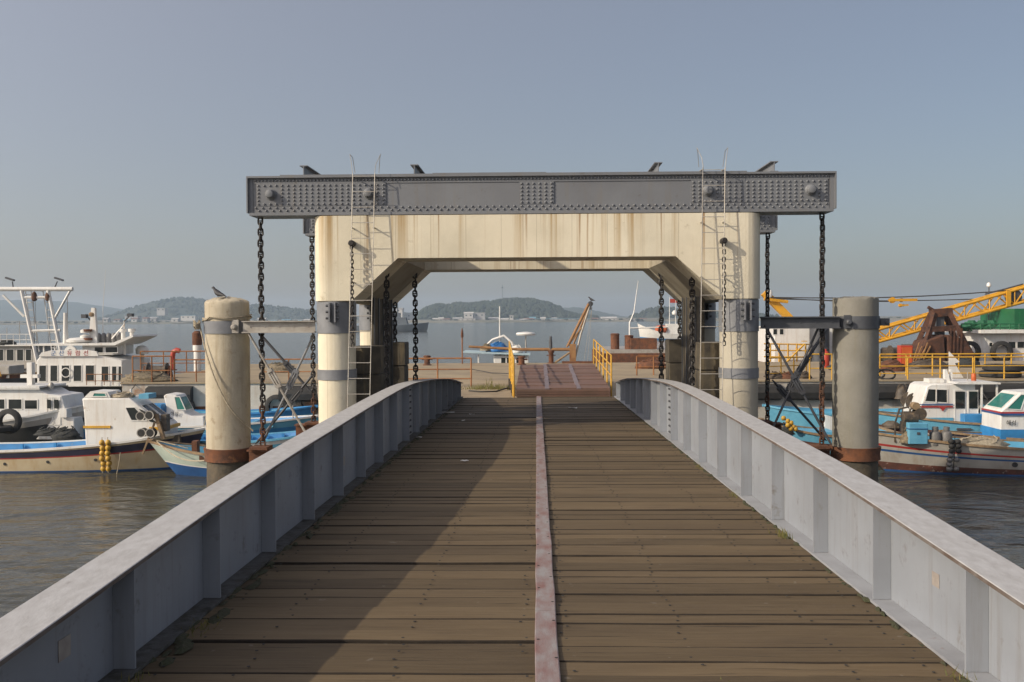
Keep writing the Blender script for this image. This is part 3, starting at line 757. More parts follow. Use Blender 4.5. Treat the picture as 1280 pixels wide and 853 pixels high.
def side_haunch(t, y0, y1):            # haunched side walls that join the two frames
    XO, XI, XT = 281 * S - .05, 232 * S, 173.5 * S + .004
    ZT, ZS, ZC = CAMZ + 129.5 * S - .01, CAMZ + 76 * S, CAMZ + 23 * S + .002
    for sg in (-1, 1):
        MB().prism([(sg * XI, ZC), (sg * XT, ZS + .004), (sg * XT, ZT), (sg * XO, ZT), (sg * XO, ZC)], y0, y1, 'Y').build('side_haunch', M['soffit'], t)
DYR = 4.25
fr1 = frame(17.5, 18.7, 'cream painted concrete portal frame with ladders hung on its face')
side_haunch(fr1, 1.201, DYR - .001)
fr2 = frame(17.5 + DYR, 18.7 + DYR, 'cream concrete portal frame standing behind the ladder carrying frame')

def steel_girder(label):
    t = thing('steel_girder', label, 'girder', (0, 17.5, 0))
    X0, X1 = -364 * S, 372 * S; Z0, Z1 = CAMZ + 130.5 * S + .02, CAMZ + 180 * S
    y0 = .02; d = .62; rec = .075
    b = MB()
    for yy in (y0 + rec, y0 + d - rec - .02): b.box((X0 + .024, yy, Z0 + .03), (X1 - .024, yy + .02, Z1 - .035))
    b.build('web', M['steel'], t)
    b = MB()
    b.box((X0, y0, Z1 - .034), (X1, y0 + d, Z1)); b.build('top_flange', M['steel'], t)
    b = MB()
    b.box((X0 + .6, y0 + .004, Z1 + .001), (X1 - 1.55, y0 + d - .004, Z1 + .018))
    b.box((X0 + 3.3, y0 + .01, Z1 + .019), (X0 + 5.3, y0 + d - .01, Z1 + .03)); b.build('cover_plate', M['steel'], t)
    b = MB()
    b.box((X0 + .05, y0, Z0 - .02), (X1 - .05, y0 + d, Z0 + .029)); b.build('bottom_flange', M['steel'], t)
    for xx in (X0, X1 - .023):
        MB().box((xx, y0 + .001, Z0 + .03), (xx + .023, y0 + d - .001, Z1 - .035)).build('end_plate', M['steel'], t)
    # flange angles
    b = MB()
    b.box((X0 + .11, y0 + rec - .014, Z0 + .03), (X1 - .11, y0 + rec - .001, Z0 + .15))
    b.box((X0 + .11, y0 + rec - .014, Z1 - .13), (X1 - .11, y0 + rec - .001, Z1 - .035))
    for xx in (X0 + .024, X1 - .1): b.box((xx, y0 + rec - .014, Z0 + .03), (xx + .075, y0 + rec - .001, Z1 - .035))
    b.build('flange_angle', M['steel'], t)
    # riveted plates: left end, middle, right end
    spans = ((X0 + .16, (482 - 671) * S), ((650 - 671) * S, (693 - 671) * S), ((864 - 671) * S, X1 - .14))
    pl = []
    for a, c in spans:
        o = MB().box((a, y0 + rec - .02, Z0 + .152), (c, y0 + rec - .001, Z1 - .132)).build('riveted_plate', M['steel'], t); pl.append(o)
    rv = MB()
    def rivet(x, z, yy):
        n = 6
        rv.lathe([(.009, -.024), (.019, -.014), (.022, 0)], (x, yy, z), n, axis='Y')
    pins = [(337 - 671) * S, (461 - 671) * S, (885 - 671) * S, (1012 - 671) * S]
    for a, c in spans:
        n = int((c - a) / .108); rows = 6
        for i in range(n + 1):
            for j in range(rows):
                x = a + .04 + i * (c - a - .08) / max(n, 1); z = Z0 + .185 + j * (Z1 - Z0 - .35) / (rows - 1)
                if c - a < 1 and (i + j) % 2: x += .0
                if min(abs(x - p) for p in pins) < .13 and abs(z - (Z0 + Z1) / 2 - .02) < .12: continue
                rivet(x, z, y0 + rec - .02)
    x = X0 + .15; k = 0
    while x < X1 - .12:
        rivet(x, Z0 + (.07 if k % 2 else .12), y0 + rec - .014); rivet(x, Z1 - .075, y0 + rec - .014); x += .062; k += 1
    tag(rv.build('rivets', M['steel'], t, smooth=50), kind='stuff')
    for p in pins:
        b = MB().lathe([(.03, -.135), (.062, -.125), (.078, -.10), (.085, -.03), (.10, -.02), (.10, 0)], (p, y0 + rec - .021, (Z0 + Z1) / 2 + .02), 16, axis='Y')
        b.build('pin', M['steel'], t, smooth=40)
    return t
sg1 = steel_girder('grey riveted steel girder lying on the ladder carrying portal frame')
sg2 = copy_tree(sg1); sg2.location.y += DYR
tag(sg2, 'grey riveted steel girder lying on the rear portal frame')
# longitudinal tie beams over both girders
ZB = CAMZ + 180 * S + .032
for i, (px, lb_) in enumerate(((380, 'steel tie beam across the girders above the left column'), (519, 'steel tie beam across the girders above the left haunch'), (823, 'steel tie beam across the girders above the right haunch'), (966, 'steel tie beam across the girders above the right column'))):
    x = (px - 671) * 17.75 / FPX
    t = thing('tie_beam', lb_, 'beam', (x, 17.75, ZB), 0, None)
    MB().box((-.07, 0, .1701), (.07, 4.6, .186)).build('top_flange', M['steel'], t)
    MB().box((-.07, 0, .0), (.07, 4.6, .016)).build('bottom_flange', M['steel'], t)
    MB().box((-.008, 0, .0161), (.008, 4.6, .17)).build('web', M['steel'], t)

# ladders
def ladder(px0, px1, pt_, pb_, dbot, label):
    x0, x1 = (px0 - 671) * 17.4 / FPX, (px1 - 671) * 17.35 / FPX
    zt, zb = CAMZ + (398 - pt_) * S, CAMZ + (398 - pb_) * S
    t = thing('ladder', label, 'ladder', (0, 17.5, 0))
    def at(x, z):                     # leans away from the wall towards its foot
        k = (zt - z) / (zt - zb)
        return Vector((x - .09 * k, -.10 - dbot * k, z))
    for x in (x0, x1):
        MB().tube([at(x, zb), at(x, (zb + zt) / 2), at(x, zt)], .0085, 6).build('rail', M['galv'], t, smooth=60)
        sg = 1 if x == x0 else -1
        hx = x - sg * .015
        MB().tube([(x, -.13, zt), (x - .02 * sg, -.10, zt + .16), (x - .08 * sg, .06, zt + .36), (x - .05 * sg, .16, zt + .32), (x - .02 * sg, .22, zt + .05)], .0055, 5).build('hand_hold', M['galv'], t, smooth=60)
        b = MB()
        for zz in (zt - .04, zt - .95, zt - 1.9):
            b.bar(at(x, zz), (x - .02, .09 if zz > zt - .6 else .012, zz), .03, .012)
        b.build('bracket', M['galv'], t)
    z = zt - .05; k = 0
    while z > zb + .05:
        MB().tube([at(x0, z), at(x1, z)], .0065, 6).build('rung', M['galv'], t, smooth=60); z -= 19.3 * S; k += 1
    return t
ladder(442, 469, 217, 512, .22, 'thin rusty steel ladder on the left column of the gantry')
ladder(878, 906, 213, 508, .20, 'thin pale steel ladder on the right column of the gantry')

# ================================================================ CHAINS
def link_mesh(pitch, wire, name, mat, stud=True):
    b = MB(); n = 14; L_ = pitch + wire * 2.0; W_ = wire * 3.3
    pts = []
    hs = (L_ - W_) / 2
    for i in range(n):
        a = 2 * math.pi * i / n
        pts.append(((W_ - wire) / 2 * math.cos(a), 0, (hs if math.sin(a) > .01 else -hs if math.sin(a) < -.01 else 0) + (W_ - wire) / 2 * math.sin(a)))
    b.tube(pts, wire / 2, 5, closed=True)
    if stud: b.tube([(-(W_ - wire) / 2, 0, 0), ((W_ - wire) / 2, 0, 0)], wire * .36, 5, caps=False)
    return b.mesh(name, mat, 60)
lk_big = link_mesh(.100, .036, 'link', M['chain'])
lk_bigr = link_mesh(.100, .036, 'rusty_link', M['chainrust'])
lk_small = link_mesh(.066, .021, 'link', M['chain'], False)
cr_ = random.Random(9)
def chain(x, y, z1, z0, label, me=None, pitch=.100, rusty=0.0):
    t = thing('chain', label, 'chain', (x, y, z1))
    z = -pitch * .45; k = 0
    tw = cr_.uniform(-.4, .4)
    while z1 + z > z0:
        m_ = me or lk_big
        if rusty and z1 + z < z0 + rusty: m_ = lk_bigr
        put('link', m_, t, (cr_.uniform(-.006, .006), cr_.uniform(-.006, .006), z), (0, cr_.uniform(-.04, .04), tw + (math.pi / 2 if k % 2 else 0) + cr_.uniform(-.15, .15)))
        z -= pitch; k += 1
    return t
zg = CAMZ + 130 * S - .01
chain((325 - 671) * 17.85 / FPX, 17.85, zg, 2.22, 'heavy stud link chain hanging outside the left column to a rusty beam', rusty=.75)
chain((1025 - 671) * 17.85 / FPX, 17.85, zg, 2.22, 'heavy stud link chain hanging outside the right column to a rusty beam', rusty=1.1)
chain((389.5 - 671) * 22.1 / FPX, 22.1, zg, 2.22, 'heavy chain dropping behind the left column from the rear girder', rusty=.6)
chain((957.5 - 671) * 22.1 / FPX, 22.1, zg, 2.22, 'heavy chain dropping behind the right column from the rear girder', rusty=.6)
chain((519 - 671) * 21.2 / FPX, 21.2, 5.48, 1.9, 'heavy chain alone against open water inside the left columns')
chain((826 - 671) * 21.2 / FPX, 21.2, 5.48, 1.9, 'heavy chain alone against open water inside the right columns')
chain((483 - 671) * 18.2 / FPX, 18.2, 5.38, 2.0, 'heavy chain in shade below the left haunch beside the dark blocks')
chain((864 - 671) * 18.2 / FPX, 18.2, 5.38, 2.0, 'heavy chain in shade below the right haunch beside the dark blocks')
chain((493 - 671) * 22.4 / FPX, 22.4, 5.05, 3.95, 'short heavy chain above the rear left dark blocks')
chain((849 - 671) * 22.4 / FPX, 22.4, 5.05, 3.95, 'short heavy chain above the rear right dark blocks')
for px, lb_ in ((440, 'light open link chain on the face of the left column beside the ladder'), (903.5, 'light open link chain on the face of the right column beside the ladder')):
    x = (px - 671) * 17.4 / FPX
    t = chain(x, 17.37, CAMZ + 92 * S, CAMZ - 36 * S, lb_, lk_small, .066)
    b = MB().lathe([(.04, -.07), (.055, -.05), (.055, .13)], (0, 0, .03), 10, axis='Y'); b.box((-.02, -.03, -.06), (.02, .03, .02))
    b.build('eye_bolt', M['chain'], t)

# ================================================================ DARK BLOCK STACKS, GUIDE RAILS
def stack(x0, x1, y0, y1, ztop, n, hgt, label):
    t = thing('counterweight_stack', label, 'counterweight', ((x0 + x1) / 2, (y0 + y1) / 2, ztop - n * hgt))
    r = random.Random(int(x0 * 100))
    W, D = (x1 - x0) / 2, (y1 - y0) / 2
    for k in range(n):
        b = MB(); c = .018
        j = r.uniform(-.012, .012)
        for z, e in ((0.004, c), (.03, 0), (hgt - .03, 0), (hgt - .004, c)):
            pass
        z0, z1 = k * hgt + .005, (k + 1) * hgt - .005
        prof = [(z0, c), (z0 + c, 0), (z1 - c, 0), (z1, c)]
        rows = [[(-W + e + j, -D + e, z), (W - e + j, -D + e, z), (W - e + j, D - e, z), (-W + e + j, D - e, z), (-W + e + j, -D + e, z)] for z, e in prof]
        b.grid(rows)
        b.f.append([3, 2, 1, 0]); b.m.append(0); b.f.append([15, 16, 17, 18]); b.m.append(0)
        b.build('block', M['block'], t)
    return t
def X(px, Y): return (px - 671) * Y / FPX
for sg, lb_ in ((-1, 'dark panel between the left front and rear legs'), (1, 'dark panel added for shade between the right front and rear legs')):
    t = thing('dark_panel', lb_, 'dark panel', (sg * 3.20, 19.25, 0))  # dark panels added between the legs; the right one stands in for shade
    for k in range(4): MB().box((-.03, k * .61, 1.2), (.03, k * .61 + .6, 4.93)).build('plate', M['block'], t)
    for k in range(5): MB().box((-.05 if sg > 0 else .031, k * .6, 1.2), (-.031 if sg > 0 else .05, k * .6 + .07, 4.93)).build('rib', M['darksteel'], t)
stack(X(440, 18.5), X(475, 18.5), 18.5, 19.15, CAMZ - 34 * 18.5 / FPX, 5, .53, 'stack of dark mossy blocks beside the left front leg')
stack(X(489, 22.3), X(507, 22.3), 22.0, 22.7, CAMZ - 29 * 22.3 / FPX, 5, .53, 'stack of dark mossy blocks against the left rear leg')
stack(X(873, 18.5), X(910, 18.5), 18.5, 19.15, CAMZ - 31 * 18.5 / FPX, 5, .53, 'stack of dark mossy blocks beside the right front leg')
stack(X(834, 22.3), X(851, 22.3), 22.0, 22.7, CAMZ - 27 * 22.3 / FPX, 5, .53, 'stack of dark mossy blocks against the right rear leg')
for px, Y, z1, lb_ in ((437, 18.42, 3.98, 'galvanised guide channel beside the left front leg'), (912.5, 18.42, 3.98, 'galvanised guide channel beside the right front leg'), (478.5, 21.0, 3.4, 'galvanised guide channel between the left block stacks')):
    x = X(px, Y); b = MB()
    b.box((x - .05, Y, 1.0), (x + .05, Y + .012, z1)); b.box((x - .05, Y - .05, 1.0), (x - .04, Y - .001, z1)); b.box((x + .04, Y - .05, 1.0), (x + .05, Y - .001, z1))
    tag(b.build('guide_channel', M['galv']), lb_, 'channel')

# ================================================================ OUTER PILES WITH COLLARS, STRUTS AND BRACING
def pile(pc, ptop, pband, label, side):
    Y = 18.1; x = X(pc, Y); r = 27.3 * Y / FPX
    t = thing('concrete_pile', label, 'pile', (x, Y, 0))
    zt = P(pc, ptop, Y).z; zb0, zb1 = P(pc, pband[1], Y).z, P(pc, pband[0], Y).z
    rr = random.Random(side + 5); zc = 2.12
    b = MB(); n = 40
    prof = [(r, zc), (r, 3.0), (r, zt - .14), (r, zt - .05), (r * .985, zt - .02), (r * .93, zt + .005), (r * .6, zt + .05), (r * .1, zt + .075)] if side < 0 else [(r, zc), (r, 3.0), (r, zt - .05), (r * .985, zt - .02), (r * .9, zt - .01), (r * .5, zt + .005), (.02, zt)]
    b.lathe(prof, (0, 0, 0), n)
    b.v = [(vx * (1 + .006 * rr.uniform(-1, 1)), vy * (1 + .006 * rr.uniform(-1, 1)), vz + (rr.uniform(-.025, .02) if vz > zt - .06 else 0)) for vx, vy, vz in b.v]
    sh = b.build('shaft', M['pileconc' if side < 0 else 'pilegrey'], t, smooth=45)
    MB().lathe([(r * .98, -3), (r * 1.0, 1.0), (r * .985, zc - .001)], (0, 0, 0), 32).build('tidal_zone', M['pilewet'], t, smooth=45)
    MB().lathe([(r + .001, zb0), (r + .018, zb0), (r + .018, zb1), (r + .001, zb1)], (0, 0, 0), 36).build('steel_collar', M['band' if side < 0 else 'banddark'], t, smooth=40)
    z0, z1 = 1.93, 2.16
    b = MB().lathe([(r + .002, z0), (r + .04, z0), (r + .03, (z0 + z1) / 2), (r + .05, z1), (r + .002, z1)], (0, 0, 0), 32)
    b.build('rusty_collar', M['rust'], t, smooth=40)
    # strut to the column
    xi = (-281 if side < 0 else 281) * S - x
    xs0, xs1 = (r - .01, xi - .02) if side < 0 else (xi + .02, -r + .01)
    zz0, zz1 = zb0 + .01, zb1 - .0
    b = MB(); yy = -.33
    b.box((xs0, yy - .09, zz1 - .02), (xs1, yy + .09, zz1)); b.box((xs0, yy - .09, zz0), (xs1, yy + .09, zz0 + .02)); b.box((xs0, yy - .008, zz0 + .0201), (xs1, yy + .008, zz1 - .0201))
    for k in range(5):
        xx = xs0 + (xs1 - xs0) * (k + .5) / 5
        b.lathe([(.012, -.012), (.012, 0)], (xx, yy - .009, (zz0 + zz1) / 2), 6, axis='Y')
    b.build('strut', M['galv'] if side < 0 else M['banddark'], t)
    b = MB(); gx = .20 * -side
    b.box((min(gx, gx + .12 * -side), yy - .05, zz0 + .0), (max(gx, gx + .12 * -side), yy - .02, zz1 + .02))
    b.lathe([(.03, -.1), (.05, -.08), (.05, 0)], (gx + .05 * -side, yy - .05, (zz0 + zz1) / 2), 10, axis='Y')
    b.build('bolted_lug', M['galv'] if side < 0 else M['banddark'], t)
    if side > 0:
        b = MB(); b.box((r + .02, -.1, zz0 + .04), (r + .18, -.085, zz1 - .04)); b.box((r + .02, .085, zz0 + .04), (r + .18, .1, zz1 - .04)); b.lathe([(.03, -.14), (.03, .14)], (r + .13, 0, (zz0 + zz1) / 2), 8, axis='Y')
        b.build('lug', M['banddark'], t)
    return t
pileL = pile(281.5, 377, (401.5, 417), 'domed cream concrete pile left of the gantry with a bird on top', -1)
pileR = pile(1066, 372, (395.5, 411), 'flat topped grey concrete pile right of the gantry', 1)

def brace(p0, p1, label, mat, turn=.5, r=.022):
    p0, p1 = Vector(p0), Vector(p1)
    t = thing('brace_rod', label, 'brace', p0)
    d = p1 - p0; q = d.normalized()
    MB().tube([(0, 0, 0), d], r, 7).build('rod', M[mat], t, smooth=60)
    c = d * turn; u = q.cross(Vector((0, 1, 0))).normalized()
    b = MB()
    for sg in (-1, 1): b.bar(c - q * .16 + u * sg * .045, c + q * .16 + u * sg * .045, .05, .028)
    for sg in (-1, 1): b.bar(c + q * sg * .13, c + q * sg * .19, .08, .09)
    b.build('turnbuckle', M[mat], t)
    for e in (Vector((0, 0, 0)), d): MB().bar(e - q * .06, e + q * .06, .09, .02).build('end_plate', M[mat], t)
brace(P(313, 421, 17.75), P(384, 545, 17.75), 'pale steel brace rod sloping from left pile to column foot', 'galv', .42)
brace(P(391, 421, 17.95), P(331, 548, 17.95), 'grey brace rod crossing it from left column to pile foot', 'band', .42)
brace(P(327, 420, 20.5), P(386, 487, 20.5), 'dark brace rod sloping behind the left chain', 'darksteel', .62, .03)
brace(P(390, 470, 20.3), P(322, 552, 20.3), 'dark brace rod rising towards the left rear column', 'darksteel', .3, .026)
brace(P(958, 410, 17.75), P(1037, 552, 17.75), 'dark brace rod sloping from right column to pile foot', 'darksteel', .5, .024)
brace(P(1022, 412, 17.95), P(964, 540, 17.95), 'dark brace rod crossing it from right pile to column foot', 'darksteel', .5, .022)
brace(P(1032, 414, 20.4), P(984, 486, 20.4), 'thick dark brace rod behind the right chain', 'darksteel', .6, .034)
brace(P(968, 478, 20.2), P(1030, 548, 20.2), 'dark brace rod low behind the right chain', 'darksteel', .2, .026)
# rusty lifting beams that the chains hold, below the deck
for Y, lb_ in ((17.85, 'rusty lifting beam slung under the bridge between the piles'), (22.1, 'rusty lifting beam slung under the bridge near its end')):
    t = thing('lifting_beam', lb_, 'beam', (0, Y, 0))
    for z0, z1, w_, nm in ((1.72, 1.75, .16, 'bottom_flange'), (2.13, 2.16, .16, 'top_flange'), (1.751, 2.129, .012, 'web')):
        MB().box((-5.22 if Y < 20 else -5.4, -w_, z0), (5.22 if Y < 20 else 5.4, w_, z1)).build(nm, M['rust'], t)
    for x in (-5.0, 5.0): MB().box((x - .16, -.2, 2.161), (x + .16, .2, 2.21)).build('chain_seat', M['rust'], t)
# rope tied round the left pile, hanging in a slack loop
pc_ = Vector((X(281.5, 18.1), 18.1, 0)); rr_ = 27.3 * 18.1 / FPX + .035
zR = P(281, 400, 18.1).z
b = MB()
for k in range(2):
    b.tube([(pc_.x + rr_ * math.cos(a), pc_.y + rr_ * math.sin(a), zR + .03 + .03 * k + .03 * math.sin(a * 2 + k) - (.06 if math.cos(a) < -.5 else 0)) for a in [2 * math.pi * i / 28 for i in range(28)]], .014, 6, closed=True)
A = Vector((pc_.x - rr_ - .02, 17.9, zR - .05))
pts = [A + Vector((0, 0, .05)), A]
e = P(312, 541, 17.68)
for i in range(1, 15):
    s = i / 14
    p = A.lerp(e, s) - Vector((0, 0, .28 * math.sin(math.pi * s))); p.y = 18.1 - math.sqrt(max(0, (rr_ + .03) ** 2 - (p.x - pc_.x) ** 2)) - .01 if abs(p.x - pc_.x) < rr_ else 17.9
    pts.append(p)
b.tube(pts, .015, 6)
for k in range(3): b.tube([A + Vector((.05 * math.cos(a) - .03, .07 * math.sin(a) - .03, .04 * math.sin(a * 2) - .04 * k)) for a in [2 * math.pi * i / 10 for i in range(10)]], .014, 5, closed=True)
tag(b.build('mooring_rope', M['rope'], None, 60), 'old rope tied round the domed pile and hanging slack', 'rope')

def bird(c, heading, label, s=1.0, tilt=.35):
    t = MB(); n = 10
    st = [(-.20, .012, .004, .0), (-.13, .022, .008, .01), (-.07, .04, .035, .02), (0, .055, .055, .035), (.06, .055, .055, .055), (.10, .036, .042, .085), (.125, .027, .033, .115), (.145, .030, .030, .132), (.165, .022, .022, .135), (.178, .009, .008, .130), (.205, .003, .003, .122)]
    rows = [[(x, ry * math.cos(2 * math.pi * k / n), z + rz * math.sin(2 * math.pi * k / n)) for k in range(n + 1)] for x, ry, rz, z in st]
    t.grid(rows)
    for sy in (-.02, .02):
        t.tube([(.01, sy, .0), (.02, sy, -.055)], .004, 4); t.tube([(.02, sy, -.055), (.05, sy, -.058)], .003, 4)
    for sg in (-1, 1):                         # folded wings
        t.add([(.07, sg * .05, .07), (.02, sg * .062, .03), (-.10, sg * .035, .008), (-.17, sg * .012, .012), (-.06, sg * .035, .055)], [(0, 1, 2, 3, 4)])
    me = t.mesh('bird', M['bird'], 60)
    o = put('bird', me, None, c, (0, -tilt, heading)); o.scale = (s, s, s)
    return tag(o, label, 'bird')
zt = P(281.5, 377, 18.1).z
bird((X(270, 17.9), 17.95, zt + .105), R(155), 'dark pigeon sitting on top of the domed concrete pile', .95, .12)

# ================================================================ PONTOON
ZP = 2.1; YN, YF = 37.0, 52.2
pl_ = -15.6
pon = thing('pontoon', 'long concrete floating pontoon that the bridge lands on', 'pontoon', (0, YN, 0))
b = MB().box((pl_, 0, -.8), (34, YF - YN, ZP)); b.build('hull', M['ponwall'], pon)
b = MB().box((pl_ - .05, -.06, ZP + .001), (34.05, YF - YN + .06, ZP + .05)); b.build('deck_slab', M['pontoon'], pon)
b = MB().box((-5.4, -8.4, .9), (5.4, -.062, ZP - .001)); b.build('landing_hull', M['ponwall'], pon)
b = MB().box((-5.45, -8.45, ZP), (5.45, -.0601, ZP + .046)); b.build('landing_slab', M['pontoon'], pon)
for i, (x0, x1) in enumerate(((6.2, 9.0), (9.25, 12.2), (12.5, 15.4), (15.8, 18.8), (19.2, 22.2), (22.6, 25.6), (-14.6, -12.9), (-9.6, -7.6), (-7.4, -5.6))):
    MB().prism([(-.005, 1.42), (-.30, 1.5), (-.36, 1.72), (-.30, 1.94), (-.005, 2.02)], x0, x1, 'X').build('rubber_fender', M['rubber'], pon)
for i in range(6):                     # rusty patch plates on the white side
    x = -14.4 + i * 1.5
    MB().box((x, -.018, .55), (x + 1.3, -.001, 1.25)).build('side_plate', M['rust'] if i % 2 else M['ponwall'], pon)

def railing(p0, p1, hgt, npost, nrail, mat, label, r=.028, group=None, skip=None, name='railing'):
    p0, p1 = Vector(p0), Vector(p1)
    t = thing(name, label, 'railing', p0, 0, group); d = p1 - p0
    for i in range(npost):
        c = d * (i / (npost - 1))
        MB().tube([c, c + Vector((0, 0, hgt))], r, 6).build('post', M[mat], t, smooth=60)
    for k in range(nrail):
        z = hgt * (nrail - k) / nrail - (.0 if k == 0 else .05)
        e = Vector((0, 0, z))
        MB().tube([e, d + e], r * (1.0 if k == 0 else .75), 6).build('rail', M[mat], t, smooth=60)
    return t
ZD = ZP + .05
def gp(px, Y): return Vector((P(px, 470, Y).x, Y, ZD))
railing(gp(1094, 37.3), gp(1216, 37.3), .82, 4, 3, 'yellow', 'yellow pontoon railing behind the right concrete pile')
railing(gp(1218, 37.3), gp(1330, 37.3), .82, 4, 3, 'yellow', 'yellow pontoon railing running past the black tyre')
railing(gp(1100, 39.6), gp(1330, 39.6), .85, 8, 2, 'yellow', 'second yellow railing set back on the pontoon')
railing(gp(1012, 37.3), gp(1040, 37.3), .95, 2, 2, 'yellow', 'short yellow railing between right chain and pile')
railing(gp(960, 37.6), gp(1008, 38.6), .8, 4, 3, 'yellow', 'yellow railing behind the right brace rods')
railing(gp(166, 37.4), gp(214, 37.3), .98, 3, 2, 'orange', 'rusty orange railing at the left end of the pontoon')
railing(gp(218, 37.4), gp(300, 37.4), .84, 4, 2, 'orange', 'rusty orange railing behind the domed pile')
railing(gp(330, 37.4), gp(392, 37.4), .84, 3, 2, 'orange', 'rusty orange railing behind the left brace rods')
railing(gp(505, 34.2), gp(589, 34.2), .98, 3, 3, 'orange', 'rusty orange railing left of the ramp')
railing(gp(796, 40.5), gp(838, 40.5), .78, 3, 2, 'orange', 'rusty orange railing right of the ramp')
railing(gp(176, 44.0), gp(262, 44.0), .95, 4, 2, 'orange', 'rusty orange railing set back on the left pontoon')

# ramp of reddish plates rising over the pontoon
rp = thing('ramp', 'reddish plated ramp rising from the bridge end to the pontoon', 'ramp', (0, 28.3, 0))
z0, z1 = 2.475, 2.80; x0, x1, LY = -.60, 2.08, 8.0
rn = 9; kx = 3
for i in range(rn):
    for j in range(kx):
        ya, yb = LY * i / rn + .05, LY * (i + 1) / rn - .05
        xa = x0 + (x1 - x0) * j / kx + (.05 if j else 0); xb = x0 + (x1 - x0) * (j + 1) / kx - (.05 if j < kx - 1 else 0)
        za, zb = z0 + (z1 - z0) * ya / LY, z0 + (z1 - z0) * yb / LY; e = .03 * ((i * 5 + j * 7) % 4) / 3
        MB().add([(xa, ya, za - .04), (xb, ya, za - .04), (xb, yb, zb - .04), (xa, yb, zb - .04), (xa, ya, za + e), (xb, ya, za + e), (xb, yb, zb + e), (xa, yb, zb + e)],
                 [(0, 3, 2, 1), (4, 5, 6, 7), (0, 1, 5, 4), (1, 2, 6, 5), (2, 3, 7, 6), (3, 0, 4, 7)]).build('plate', M['rampred'], rp)
for j in (1, 2):
    xc = x0 + (x1 - x0) * j / kx
    MB().bar((xc, 0, z0 + .012), (xc, LY, z1 + .012), .13, .03).build('strip', M['rampstrip'], rp)
for k in range(3):
    MB().box((x0, -.05 - .012 * k, z0 - .21 + .07 * k), (x1, -.001, z0 - .147 + .07 * k)).build('front_board', M['rampred'], rp)
b = MB().prism([(0.001, ZD + .001), (LY, ZD + .001), (LY, z1 - .045), (0.001, z0 - .045)], x0 + .03, x1 - .03, 'X'); b.build('base', M['rust'], rp)
def ramprail(xn, yn, xf, yf, label):
    t = thing('railing', label, 'railing', (0, 28.3, 0)); n = 6
    def zr(y): return z0 + (z1 - z0) * y / LY - .06
    for i in range(n):
        s = i / (n - 1); x, y = xn + (xf - xn) * s, yn + (yf - yn) * s
        MB().tube([(x, y, ZD), (x, y, zr(y) + .92)], .026, 6).build('post', M['yellow'], t, smooth=60)
    for hh in (.92, .62, .32):
        MB().tube([(xn, yn, zr(yn) + hh), (xf, yf, zr(yf) + hh)], .022, 6).build('rail', M['yellow'], t, smooth=60)
ramprail(-.66, .15, -1.0, 7.9, 'yellow hand rail along the left edge of the ramp')
ramprail(2.2, 1.2, 2.12, 8.8, 'yellow hand rail along the right edge of the ramp')
for i, (px, Y) in enumerate(((641, 30.2), (640, 31.4), (638, 32.8), (637, 34.4))):
    c = gp(px, Y) + Vector((.14, 0, .0)); b = MB()
    b.box((-.06, -.1, 0), (.06, .1, .26)); tag(b.build('timber_chock', M['block'], None, None, c - Vector((.12, 0, 0))), 'dark timber chock packed under the left ramp edge', 'chock', 'timber chocks under the ramp edge')
# rope and dry weeds left of the ramp
rgrass = random.Random(4)
b = MB(); c = gp(612, 33.0)
for _ in range(260):
    x, y = c.x + rgrass.gauss(0, .45), c.y + rgrass.gauss(0, .18); h_ = rgrass.uniform(.05, .22) * (2.2 if abs(x - c.x) < .12 and rgrass.random() < .3 else 1)
    b.add([(x - .012, y, ZD), (x + .012, y, ZD), (x + rgrass.uniform(-.1, .1), y + rgrass.uniform(-.1, .1), ZD + h_)], [(0, 1, 2)])
tag(b.build('dry_weeds', M['grass']), 'dry weeds growing through the landing beside the ramp', 'weeds', kind='stuff')
b = MB()
b.tube([gp(586, 32.0) + Vector((0, 0, .02)), gp(600, 31.6) + Vector((0, 0, .02)), gp(620, 31.7) + Vector((0, 0, .02)), gp(634, 32.6) + Vector((0, 0, .06)), gp(637, 33.4) + Vector((0, 0, .12))], .025, 6)
tag(b.build('mooring_line', M['darkrope'], None, 60), 'dark mooring line lying on the landing left of ramp', 'rope')
b = MB(); b.tube([gp(590, 44) + Vector((0, 0, .1)), gp(615, 42) + Vector((0, 0, .04)), gp(638, 40) + Vector((0, 0, .12))], .02, 6)
tag(b.build('mooring_line', M['darkrope'], None, 60), 'thin dark line stretched towards the ramp rail', 'rope')

def tyre(c, r, w_, label, axis='Y', mat='rubber', group=None):
    b = MB(); n = 24; rows = []
    for i in range(n + 1):
        a = 2 * math.pi * i / n
        ring = []
        for (dr, dz) in ((0, -.5), (.28, -.5), (.42, -.3), (.42, .3), (.28, .5), (0, .5), (-.02, 0), (0, -.5)):
            rr = r * (.62 + .9 * dr); x, y = rr * math.cos(a), rr * math.sin(a)
            ring.append({'Y': (x, dz * w_, y), 'Z': (x, y, dz * w_), 'X': (dz * w_, x, y)}[axis])
        rows.append(ring)
    b.grid(rows)
    return tag(b.build('tyre', M[mat], None, 50, c), label, 'tyre', group)
tyre(gp(1250, 38.5) + Vector((0, 0, .12)), .75, .24, 'large black tyre lying flat on the pontoon behind the railing', 'Z')
tyre(gp(1252, 38.6) + Vector((.1, 0, .36)), .78, .24, 'large black tyre stacked on another tyre on the pontoon', 'Z')
